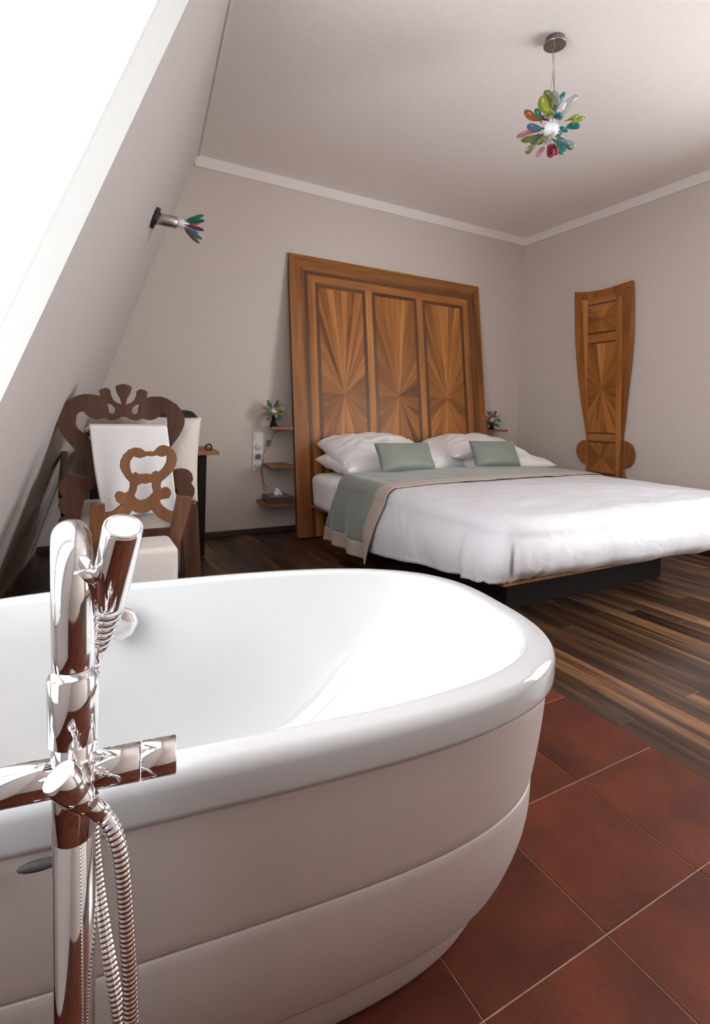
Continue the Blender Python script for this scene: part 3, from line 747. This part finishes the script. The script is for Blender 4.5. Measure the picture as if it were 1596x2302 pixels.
pc = thing('lamp_cable', 'thin grey lamp cable with inline switch and plug hanging from top shelf', 'cable', (-2.68, -.02, .6))
zc = zt-g*2.5
cyl('plug', (-2.738, -.040, zc), (-2.738, -.012, zc), .017, M_cable, pc, 24, .003)
tube('cable', smooth_pts([(-2.738, -.040, zc), (-2.72, -.05, zc-.03), (-2.712, -.03, zc-.09), (-2.70, -.018, .47), (-2.705, -.018, .40), (-2.695, -.02, .385), (-2.672, -.02, .375), (-2.668, -.02, .355),
      (-2.685, -.02, .335), (-2.700, -.02, .350), (-2.690, -.022, .375), (-2.70, -.02, .44), (-2.718, -.02, .47), (-2.705, -.02, .52), (-2.695, -.015, .57), (-2.70, -.31*0-.015, .60), (-2.672, -.015, .68), (-2.64, -.02, .72),
      (-2.61, -.02, .78), (-2.600, -.06, .812), (-2.600, -.035, .819)], 10), .0022, M_cable, pc, 8)
box('inline_switch', (-2.668, -.032, .685), (-2.645, -.012, .728), M_cable, pc, .004, 2)
tb = thing('tissue_box', 'low dark box with a white tissue poking out, on the lowest bedside shelf', 'box', (-2.63, -.15, .268))
box('box_body', (-2.715, -.245, .268), (-2.535, -.05, .318), M_box, tb, .003)
bm = bmesh.new(); n_ = 14; V = []
for i in range(n_+1):
    r_ = []
    for j in range(9):
        u, v = -1+2*i/n_, j/8
        r_.append(bm.verts.new((-2.622+.040*u*(1-.85*v), -.15+.016*math.sin(u*7+v)*(1-v*.5)+.02*v, .318+.052*v)))
    V.append(r_)
for i in range(n_):
    for j in range(8): bm.faces.new((V[i][j], V[i+1][j], V[i+1][j+1], V[i][j+1])).smooth = True
t_ = link('tissue', frombm('tissue', bm), M_paper, tb); s_ = t_.modifiers.new('t', 'SOLIDIFY'); s_.thickness = .002

# ------------------------------------------------------------------ desk behind the armchair
dk_ = thing('desk', 'desk with wooden top and black legs behind the carved armchair', 'desk', (-3.6, -.3, 0))
poly_prism('desktop', [(-3.91, -.012), (-3.95, -.53), (-3.165, -.53), (-3.125, -.012)], .024, M_cherry, Matrix.Translation((0, 0, .663)), dk_, (1, 0), (.8, .75, .75, 1))
for x_, y_ in ((-3.262, -.46), (-3.182, -.075), (-3.885, -.46), (-3.865, -.075)):
    bm = bmesh.new(); add_box(bm, (x_-.027, y_-.027, 0), (x_+.027, y_+.027, .663), .002)
    for v in bm.verts:
        if v.co.z < .3: v.co.x = x_+(v.co.x-x_)*.72; v.co.y = y_+(v.co.y-y_)*.72
    link('leg', frombm('leg', bm), M_dark, dk_)
box('apron', (-3.88, -.475, .59), (-3.285, -.45, .662), M_dark, dk_)
box('side_apron', (-3.273, -.44, .60), (-3.25, -.09, .662), M_dark, dk_)
bag = slab_cloth('bag', -3.64, -3.262, -.36, -.16, .689, .945, .06, M_black, None, .02, .0, n=16, seed=3); tag(bag, 'black fabric bag on the desk, peeking out above the ivory cushion', 'bag')
hk = thing('ring_handle', 'small black ring standing on the desk right of the ivory cushion', 'ring', (-3.215, -.42, .69))
tube('ring', [(-3.215+.019*math.cos(a*PI/10), -.45, .709+.019*math.sin(a*PI/10)) for a in range(21)], .0055, M_black, hk, 8)

# ------------------------------------------------------------------ large carved armchair (seen from behind)
MX = lambda y: Matrix(((1, 0, 0, 0), (0, 0, 1, y), (0, 1, 0, 0), (0, 0, 0, 1)))   # (x, z, depth +y)
OUT = [(-0.003, 1.054), (-0.019, 1.051), (-0.031, 1.045), (-0.032, 1.035), (-0.025, 1.012), (-0.013, 0.989), (-0.007, 0.965), (-0.027, 0.972), (-0.043, 0.985), (-0.051, 1.005), (-0.053, 1.025), (-0.066, 1.035), (-0.084, 1.032), (-0.097, 1.023), (-0.092, 0.998), (-0.11, 1.003), (-0.13, 1.005), (-0.153, 1.005), (-0.176, 0.999), (-0.2, 0.985), (-0.222, 0.971), (-0.239, 0.951), (-0.251, 0.929), (-0.257, 0.901), (-0.255, 0.879), (-0.247, 0.857), (-0.235, 0.832), (-0.218, 0.807), (-0.201, 0.784), (-0.186, 0.764), (-0.182, 0.75), (-0.18, 0.729), (-0.162, 0.72), (-0.15, 0.704), (-0.144, 0.684), (-0.144, 0.661), (-0.151, 0.644), (-0.160, 0.646), (-0.172, 0.655), (-0.190, 0.662), (-0.21, 0.662), (-0.232, 0.653), (-0.248, 0.637), (-0.254, 0.615), (-0.250, 0.595), (-0.236, 0.573), (-0.25, 0.552), (-0.253, 0.535), (-0.244, 0.508), (-0.226, 0.493), (-0.24, 0.482), (-0.252, 0.470), (-0.262, .30), (-.285, .0)]
INN = [(-0.009, 0.911), (-0.025, 0.901), (-0.043, 0.896), (-0.059, 0.897), (-0.077, 0.905), (-0.095, 0.899), (-0.113, 0.898), (-0.133, 0.906), (-0.146, 0.917), (-0.156, 0.931), (-0.163, 0.931), (-0.176, 0.925), (-0.182, 0.913), (-0.184, 0.896), (-0.185, 0.88), (-0.179, 0.86), (-0.164, 0.846), (-0.146, 0.832), (-0.131, 0.809), (-0.121, 0.775), (-0.113, 0.737), (-0.107, 0.688), (-0.106, 0.645), (-.115, .60), (-.150, .585), (-.165, .50), (-.182, .40), (-.205, .0)]
EYE = [(-0.066, 0.969), (-0.048, 0.964), (-0.035, 0.951), (-0.032, 0.94), (-0.036, 0.925), (-0.048, 0.923), (-0.059, 0.93), (-0.06, 0.947)]
CX = -3.798; CY = -1.40
half = OUT + INN[::-1]
mir = lambda P: [(-x_, z_) for x_, z_ in P[::-1]]
LOR = [(-3.590, .735), (-3.588, .70), (-3.600, .668), (-3.595, .656), (-3.581, .672), (-3.552, .678), (-3.523, .670), (-3.506, .653), (-3.501, .625), (-3.509, .609), (-3.502, .595), (-3.494, .584), (-3.494, .56), (-3.499, .547), (-3.509, .53), (-3.505, .513), (-3.485, .508), (-3.48, .501), (-3.474, .401), (-3.462, .173), (-3.452, 0), (-3.528, 0), (-3.533, .061), (-3.536, .183), (-3.548, .356), (-3.557, .425), (-3.564, .527), (-3.569, .554), (-3.574, .581), (-3.62, .60)]
full = [(x_+CX, z_) for x_, z_ in OUT + INN[::-1]] + [(-x_+CX, z_) for x_, z_ in INN if z_ > .68] + LOR[::-1] + [(-x_+CX, z_) for x_, z_ in OUT[::-1] if z_ > .762]
ac = thing('carved_armchair', 'large carved walnut armchair with openwork crown back, seen from behind', 'chair', (CX, CY, 0))
eyel = [(x_+CX, z_) for x_, z_ in EYE]; eyer = [(-x_+CX, z_) for x_, z_ in EYE[::-1]]
board('backrest', full, [eyel, eyer], .034, .002, M_walnut, MX(CY), ac)
box('crossbar', (CX-.15, CY+.004, .825), (CX+.15, CY+.028, .852), M_walnut, ac, .003)
box('seat_rail', (CX-.20, CY+.034, .30), (CX+.20, CY+.06, .40), M_walnut, ac, .002)
slab_cloth('seat', CX-.215, CX+.255, CY+.04, CY+.56, .16, .47, .03, M_linen, ac, .003, .01, n=20)
for s in (-1, 1):
    bm = bmesh.new(); xx = CX+s*.235
    add_box(bm, (xx-.017, CY+.5, 0), (xx+.017, CY+.56, .62), .003); link('front_leg', frombm('front_leg', bm), M_walnut, ac)
    P = [(CY+.034, .56), (CY+.3, .60), (CY+.56, .64), (CY+.62, .68), (CY+.60, .72), (CY+.52, .70), (CY+.3, .655), (CY+.034, .625)]
    board('armrest', [(y_, z_) for y_, z_ in P], [], .034, .002, M_walnut, Matrix(((0, 0, 1, xx-.017), (1, 0, 0, 0), (0, 1, 0, 0), (0, 0, 0, 1))), ac, 4)
pillow('cushion', (-3.640, -1.235, .715), .40, .42, .13, E_(82, 0, -4) @ E_(0, 0, -3), M_linen, 'ivory square cushion standing on the carved armchair seat', 'cushion', None, 31, wrk=.006, pinch=.05, p=4)
# towel over the crossbar
def towel():
    NS, NT = 60, 40; L = .39; V = [[None]*(NT+1) for _ in range(NS+1)]
    for i in range(NS+1):
        s = i/NS*(L+.10)
        for j in range(NT+1):
            u = j/NT
            if s < L: z = .868-(L-s); y = CY-.022 - .018*math.sin((L-s)/L*PI)*.6
            else: a = (s-L)/.10; z = .868+.008*math.sin(a*PI) - max(0, a-.5)*.10; y = CY-.022+a*.095
            k = min(1, max(0, (.868-z)/L))
            xl = -3.935 + .022*k**.7 + .035*k*k; xr = -3.622 + .045*k
            x = xl+(xr-xl)*u
            y += .006*math.sin(u*14+2*k)*k + noise.noise(Vector((x*9, z*4, 0)))*.008*k
            if s < L: z += noise.noise(Vector((x*5, 3, 0)))*.012*k + .015*k*(u-.5)
            V[i][j] = Vector((x, y, z))
    vs = [p for r in V for p in r]; fs = [(i*(NT+1)+j, i*(NT+1)+j+1, (i+1)*(NT+1)+j+1, (i+1)*(NT+1)+j) for i in range(NS) for j in range(NT)]
    o = link('towel', mesh('towel', vs, fs), M_towel, None, True); s = o.modifiers.new('t', 'SOLIDIFY'); s.thickness = .007; s.offset = 0
    tag(o, 'white towel hung over the back of the carved armchair', 'towel')
    bm = bmesh.new()
    for q in range(6): add_tube(bm, [(-3.934+.002*q, CY-.02+.01*q, .866-.003*q), (-3.944+.003*q, CY-.02+.012*q, .862-.006*q), (-3.950+.005*q, CY-.018+.012*q, .851-.006*q)], .0016, 5)
    f = link('fringe', frombm('fringe', bm), M_towel); f.parent = o
towel()
sw = [(-.062, 0)]
# ------------------------------------------------------------------ small carved chair in front
S_OUT = [(-3.787, 0.8), (-3.767, 0.798), (-3.756, 0.791), (-3.75, 0.784), (-3.734, 0.785), (-3.718, 0.784), (-3.71, 0.794), (-3.697, 0.806), (-3.681, 0.809), (-3.662, 0.803), (-3.645, 0.789), (-3.636, 0.768), (-3.634, 0.751), (-3.64, 0.728), (-3.653, 0.703), (-3.672, 0.684), (-3.692, 0.667), (-3.695, 0.65), (-3.691, 0.635), (-3.68, 0.643), (-3.666, 0.642), (-3.657, 0.631), (-3.655, 0.617), (-3.664, 0.6), (-3.68, 0.598), (-3.696, 0.596), (-3.695, 0.585), (-3.685, 0.57), (-3.669, 0.555), (-3.652, 0.545), (-3.630, 0.541), (-3.630, 0.502), (-3.652, 0.503), (-3.669, 0.506), (-3.69, 0.516), (-3.709, 0.532), (-3.72, 0.547), (-3.73, 0.559), (-3.741, 0.551), (-3.759, 0.547), (-3.777, 0.549), (-3.793, 0.557), (-3.799, 0.559), (-3.808, 0.544), (-3.831, 0.529), (-3.856, 0.523), (-3.898, 0.519), (-3.898, 0.557), (-3.875, 0.557), (-3.86, 0.562), (-3.846, 0.575), (-3.828, 0.589), (-3.841, 0.588), (-3.851, 0.597), (-3.857, 0.614), (-3.854, 0.627), (-3.844, 0.635), (-3.831, 0.632), (-3.821, 0.626), (-3.809, 0.633), (-3.804, 0.652), (-3.805, 0.669), (-3.818, 0.683), (-3.833, 0.709), (-3.839, 0.728), (-3.837, 0.75), (-3.826, 0.774), (-3.808, 0.792)]
S_H1 = [(-3.805, 0.73), (-3.804, 0.749), (-3.792, 0.768), (-3.785, 0.764), (-3.77, 0.76), (-3.754, 0.765), (-3.744, 0.769), (-3.728, 0.766), (-3.71, 0.77), (-3.694, 0.764), (-3.681, 0.766), (-3.672, 0.771), (-3.67, 0.76), (-3.672, 0.741), (-3.683, 0.721), (-3.699, 0.704), (-3.71, 0.708), (-3.723, 0.702), (-3.725, 0.695), (-3.744, 0.699), (-3.762, 0.698), (-3.772, 0.698), (-3.785, 0.706), (-3.795, 0.699), (-3.8, 0.708)]
S_H2 = [(-3.779, 0.654), (-3.764, 0.663), (-3.749, 0.661), (-3.733, 0.665), (-3.724, 0.663), (-3.725, 0.649), (-3.721, 0.629), (-3.72, 0.623), (-3.733, 0.61), (-3.749, 0.599), (-3.764, 0.596), (-3.777, 0.601), (-3.785, 0.61), (-3.789, 0.618), (-3.782, 0.635)]
P_R = [(-3.632, 0.606), (-3.579, 0.6), (-3.579, 0.572), (-3.594, 0.512), (-3.61, 0.457), (-3.621, 0.411), (-3.636, 0.301), (-3.641, 0.0), (-3.671, 0.0), (-3.664, 0.304), (-3.662, 0.444), (-3.655, 0.476), (-3.643, 0.541)]
P_L = [(-3.938, 0.593), (-3.891, 0.591), (-3.890, 0.429), (-3.886, 0.259), (-3.876, 0.0), (-3.906, 0), (-3.925, .25), (-3.948, 0.42)]
FY = -1.75
fc = thing('small_carved_chair', 'small low walnut chair with a pierced scroll back, in front of the carved armchair', 'chair', (-3.77, FY, 0))
board('backrest', S_OUT, [S_H1, S_H2], .026, .0015, M_walnut_l, MX(FY), fc)
board('post', P_R, [], .036, .0015, M_walnut, MX(FY-.005), fc)
board('post', P_L, [], .036, .0015, M_walnut_l, MX(FY-.005), fc)
for x_ in (-3.90, -3.66):
    bm = bmesh.new(); add_box(bm, (x_-.014, FY-.20, 0), (x_+.014, FY-.165, .22), .002); link('leg', frombm('leg', bm), M_walnut, fc)
slab_cloth('seat', -3.905, -3.662, FY-.215, FY-.008, .215, .46, .022, M_cream, fc, .002, .004, n=20)

# ------------------------------------------------------------------ bathtub
TC = Vector((-3.788, -2.905, 0)); TTH = -.128; TA, TB, TNN, TZ = .673, .375, 3.2, .53
ct, st = math.cos(TTH), math.sin(TTH)
def tpt(k, a, b, z, n=TNN, dx=0):
    c, s = math.cos(k), math.sin(k); n = n - .45 if s > 0 else n + .15; q = (abs(c)**n + abs(s)**n)**(1/n); u, v = a*c/q+dx, b*s/q
    return Vector((TC.x + ct*u - st*v, TC.y + st*u + ct*v, z))
NR = 160
def loft(name, prof, mat, parent, close_last=False, close_first=False):
    """prof rows: (inset at right end, inset at sides, z[, exponent[, inset at left]])"""
    V, Fc = [], []
    for row in prof:
        ia, ib, z = row[:3]; n = row[3] if len(row) > 3 else TNN
        for j in range(NR):
            k = 2*PI*j/NR; V.append(tpt(k, TA-ia, TB-ib, z, n))
    for i in range(len(prof)-1):
        for j in range(NR): k = (j+1) % NR; Fc.append((i*NR+j, i*NR+k, (i+1)*NR+k, (i+1)*NR+j))
    if close_last: Fc.append(tuple((len(prof)-1)*NR+j for j in range(NR)))
    if close_first: Fc.append(tuple(range(NR))[::-1])
    return link(name, mesh(name, V, Fc), mat, parent, True)
tub = thing('bathtub', 'large white freestanding oval bathtub in the foreground on terracotta tiles', 'bathtub', (TC.x, TC.y, 0))
def arcrow(i0, z0, r, a0, a1, n, e0=TNN, e1=TNN):
    return [(i0 - r*math.cos(a0+(a1-a0)*i/n), i0 - r*math.cos(a0+(a1-a0)*i/n), z0 + r*math.sin(a0+(a1-a0)*i/n), e0) for i in range(n+1)]
rim = [(.020, .020, .4665), (.005, .005, .4665), (.0012, .0012, .470), (.0, .0, .476), (.0, .0, .500)]
rim += [(.020-.020*math.cos(a*PI/16), .020-.020*math.cos(a*PI/16), .506+.022*math.sin(a*PI/16)) for a in range(0, 9)]
rim += [(.026, .026, .5295), (.034, .031, .5300), (.041, .035, .5296)]
rim += [(.041+.013*math.sin(a*PI/12), .035+.012*math.sin(a*PI/12), .5166+.013*math.cos(a*PI/12)) for a in range(1, 7)]
depth = [(.5135, .0, .0), (.48, .009, .004), (.42, .045, .014), (.36, .088, .026), (.30, .135, .038), (.24, .185, .052), (.19, .230, .070), (.155, .275, .095), (.135, .32, .13), (.125, .38, .18), (.12, .46, .25), (.119, .58, .33)]
rim += [(min(.054+da, TA-.01), min(.047+db, TB-.012), z, 3.0-1.0*(.5135-z)) for z, da, db in depth[1:]]
loft('basin', rim, M_enamel, tub, close_last=True)
def apron(name, z0, z1, ia0, ib0, ia1, ib1, nn=10, curve=0):
    rows = [(ia0+.012, ib0+.012, z0+.0005), (ia0+.001, ib0+.001, z0+.0005), (ia0, ib0, z0+.003)]
    for i in range(1, nn):
        t = i/nn; rows.append((ia0+(ia1-ia0)*t - curve*math.sin(t*PI), ib0+(ib1-ib0)*t - curve*.6*math.sin(t*PI), z0+(z1-z0)*t))
    rows += [(ia1, ib1, z1-.003), (ia1+.001, ib1+.001, z1-.0005), (ia1+.012, ib1+.012, z1-.0005)]
    return loft(name, rows, M_apron, tub)
apron('apron_band', .283, .4605, .036, .020, .012, .010, curve=.003)
apron('apron_band', .095, .2805, .078, .050, .0355, .021, curve=.014)
apron('apron_band', .006, .0925, .140, .085, .098, .060, curve=.004)
loft('inner_shell', [(.17, .11, .0), (.165, .10, .09), (.12, .075, .1), (.05, .036, .28), (.03, .026, .464), (.034, .034, .466)], M_gap, tub, close_first=True)
loft('lip_shadow_seam', [(.018, .016, .4595), (.014, .012, .4640), (.014, .012, .4675)], M_apron, tub)
# overflow slots under the rim at the left
for px_, py_ in ((-4.030, -3.262), (-4.10, -3.2535)):
    bm = bmesh.new(); bmesh.ops.create_uvsphere(bm, u_segments=20, v_segments=10, radius=1)
    Mx = Matrix.Translation((px_, py_-.002, .4655)) @ Matrix.Rotation(TTH, 4, 'Z') @ Matrix.Diagonal((.021, .006, .0055, 1))
    bmesh.ops.transform(bm, matrix=Mx, verts=bm.verts); link('vent_slot', frombm('vent_slot', bm), M_gap, tub, True)
# overflow knob on the far inner wall
kc = Vector((-3.902, -2.592, .458)); kn = Vector((math.sin(TTH)*-1*-1, -math.cos(TTH), .18)).normalized()
bm = bmesh.new(); V = []
def kr(r, w, z, lob): return [bm.verts.new(Vector((math.cos(2*PI*j/64)*(r+lob*math.cos(8*2*PI*j/64)), math.sin(2*PI*j/64)*(r+lob*math.cos(8*2*PI*j/64)), z))) for j in range(64)]
rows = [kr(.030, 0, -.012, 0), kr(.034, 0, .012, .0), kr(.0375, 0, .016, .0010), kr(.0375, 0, .024, .0010), kr(.035, 0, .029, .0006), kr(.025, 0, .034, .0002), kr(.012, 0, .0365, 0)]
for a, b in zip(rows, rows[1:]):
    for j in range(64): bm.faces.new((a[j], a[(j+1) % 64], b[(j+1) % 64], b[j])).smooth = True
bm.faces.new(rows[-1])
x_, y_ = frame_of(kn); bmesh.ops.transform(bm, matrix=Matrix.Translation(kc) @ Matrix((x_, y_, kn)).transposed().to_4x4(), verts=bm.verts)
link('overflow_knob', frombm('overflow_knob', bm), M_chrome, tub)

# ------------------------------------------------------------------ freestanding bath faucet
FX, FYY = -3.9975, -3.352
fa = thing('bath_faucet', 'tall chrome floor-standing bath faucet in front of the bathtub', 'faucet', (FX, FYY, 0))
P3 = lambda z: Vector((FX, FYY, z))
cyl('floor_flange', P3(0), P3(.012), .045, M_chrome, fa, 48, .002)
cyl('column', P3(.012), P3(.554), .0178, M_chrome, fa, 64, .0006)
cyl('valve_body', P3(.5545), P3(.645), .0183, M_chrome, fa, 64, .0008)
cyl('sleeve', P3(.6455), P3(.7075), .0215, M_chrome, fa, 64, .0012)
vd = Vector((-.03, 1, 0)).normalized(); ud = Vector((.991, -.134, 0)).normalized()
# gooseneck spout rises from the sleeve, bends over towards the tub and down
rb = .046; zc_ = .776
gp_ = [P3(.70), P3(.73), P3(.76), P3(zc_)] + [P3(zc_) + vd*(rb-rb*math.cos(a)) + Vector((0, 0, rb*math.sin(a))) for a in [i*PI/24 for i in range(1, 25)]]
gp_ += [P3(zc_)+vd*2*rb+Vector((0, 0, -.03)), P3(zc_)+vd*2*rb+Vector((0, 0, -.055))]
tube('spout', gp_, .0179, M_chrome, fa, 64)
# cross bar with the two handles
bc = P3(.612)
cyl('handle_stem', bc+ud*.010, bc+ud*.057, .0168, M_chrome, fa, 48, .0012, .0172)
cyl('mixer_handle', bc+ud*.0578, bc+ud*.089, .0172, M_chrome, fa, 48, .0008)
cyl('handle_stem', bc-ud*.072, bc-ud*.010, .0170, M_chrome, fa, 48, .0012)
cyl('thermostat_handle', bc-ud*.14, bc-ud*.0728, .0172, M_chrome, fa, 48, .0008)
# diverter towards the viewer
b0 = Vector((FX+.001, FYY-.012, .621)); bm = bmesh.new()
add_tube(bm, [b0+Vector((0, .01, 0)), b0+Vector((.001, -.018, -.002)), b0+Vector((.001, -.027, -.004)), b0+Vector((.001, -.031, -.005))], [.0145, .0145, .011, .004], 40)
link('diverter_neck', frombm('diverter_neck', bm), M_chrome, fa)
dcap = Vector((-4.0087, -3.4071, .6489)); dend = Vector((-3.9897, -3.4034, .6190)); dax = (dend-dcap).normalized()
cyl('diverter_cap', dcap, dcap+dax*.024, .0135, M_chrome, fa, 48, .0006)
cyl('diverter_body', dcap+dax*.0245, dcap+dax*.040, .0118, M_chrome, fa, 48, .0008, .0105)
hs = Vector((-3.9756, -3.4042, .6019))
cyl('hose_fitting', dcap+dax*.036, hs, .0076, M_chrome, fa, 32, .0008)
nd = Vector((.6, -.8, .1)).normalized(); nb_ = dcap+dax*.034+nd*.0085
cyl('set_screw', nb_, nb_+nd*.0045, .0042, M_chrome, fa, 24, .0006)
# holder and hand shower
s_top = Vector((-3.9574, -3.3759, .8437)); s_bot = Vector((-3.9781, -3.2943, .6944))
sa = (s_bot-s_top).normalized(); SL = (s_bot-s_top).length
hp = Vector((-3.9765, -3.3500, .7960))
tube('shower_holder', [P3(.796)+Vector((0, -.004, .004)), P3(.796)+Vector((.010, -.004, .001)), hp+Vector((-.001, 0, -.006))], [.0085, .0085, .0075], M_chrome, fa, 32)
hsw = thing('hand_shower', 'chrome hand shower with white face and ribbed grip resting beside the faucet spout', 'shower head', tuple(s_bot))
ax = lambda t: s_top + sa*SL*t
prof = [(0, .0158), (.002, .0168), (.012, .0172), (.30, .0174), (.51, .0180)]
for q in range(7):
    t0 = .52+q*.058; r = .0178-.00095*q
    prof += [(t0, r), (t0+.040, r-.0004), (t0+.042, r-.0018), (t0+.056, r-.0022)]
prof += [(.93, .0088), (1.0, .0080)]
bm = bmesh.new(); add_tube(bm, [ax(t) for t, r in prof], [r for t, r in prof], 56)
link('handle', frombm('handle', bm), M_chrome, hsw)
bm = bmesh.new(); add_tube(bm, [ax(.001), ax(-.006), ax(-.0075)], [.0146, .0146, .0138], 48); link('spray_face', frombm('spray_face', bm), M_plastic, hsw)
bm = bmesh.new(); fx_, fy_ = frame_of(sa)
add_tube(bm, [ax(-.004)+(fx_*math.cos(a*PI/24)+fy_*math.sin(a*PI/24))*.0158 for a in range(49)], .0011, 8); link('face_ring', frombm('face_ring', bm), M_chrome, hsw)
# ribbed metal hose: down to a loop near the floor and back up behind the column
path = smooth_pts([tuple(hs), (-3.9690, -3.4110, .5930), (-3.9640, -3.4165, .5760), (-3.9610, -3.4195, .5500), (-3.9585, -3.4206, .5100), (-3.9560, -3.4211, .4600), (-3.9542, -3.4215, .39), (-3.952, -3.4215, .28), (-3.950, -3.418, .16), (-3.951, -3.408, .075), (-3.955, -3.392, .040),
   (-3.958, -3.375, .060), (-3.957, -3.372, .14), (-3.956, -3.378, .26), (-3.9579, -3.3821, .35), (-3.9657, -3.3703, .413), (-3.9723, -3.3528, .4531), (-3.9781, -3.3355, .4952), (-3.9815, -3.3252, .539), (-3.9826, -3.3120, .6016), (-3.9800, -3.3010, .6583), tuple(s_bot)], 24)
# resample evenly
acc = [0.0]
for a, b in zip(path, path[1:]): acc.append(acc[-1]+(b-a).length)
pitch = .0044; K = 6; tot = acc[-1]; nS = int(tot/pitch*K); rs, rr, jj = [], [], 0
for i in range(nS+1):
    s = tot*i/nS
    while jj < len(acc)-2 and acc[jj+1] < s: jj += 1
    f = (s-acc[jj])/max(1e-9, acc[jj+1]-acc[jj]); rs.append(path[jj].lerp(path[jj+1], f))
    rr.append(.0059 + .00085*abs(math.sin(PI*i/K)))
bm = bmesh.new(); add_tube(bm, rs, rr, 16); ho = link('shower_hose', frombm('shower_hose', bm), M_chrome)
tag(ho, 'ribbed chrome shower hose looping down from the faucet column', 'hose')

for o in list(COL.objects):
    nm = o.name.split('.')[0]
    if nm.startswith(('wall_', 'ceiling', 'trim_', 'baseboard_')) and nm not in ('wall_shelf', 'wall_panel', 'wall_sconce') and o.parent is None: o['kind'] = 'structure'
print('planks', npl, 'objects', len(COL.objects))
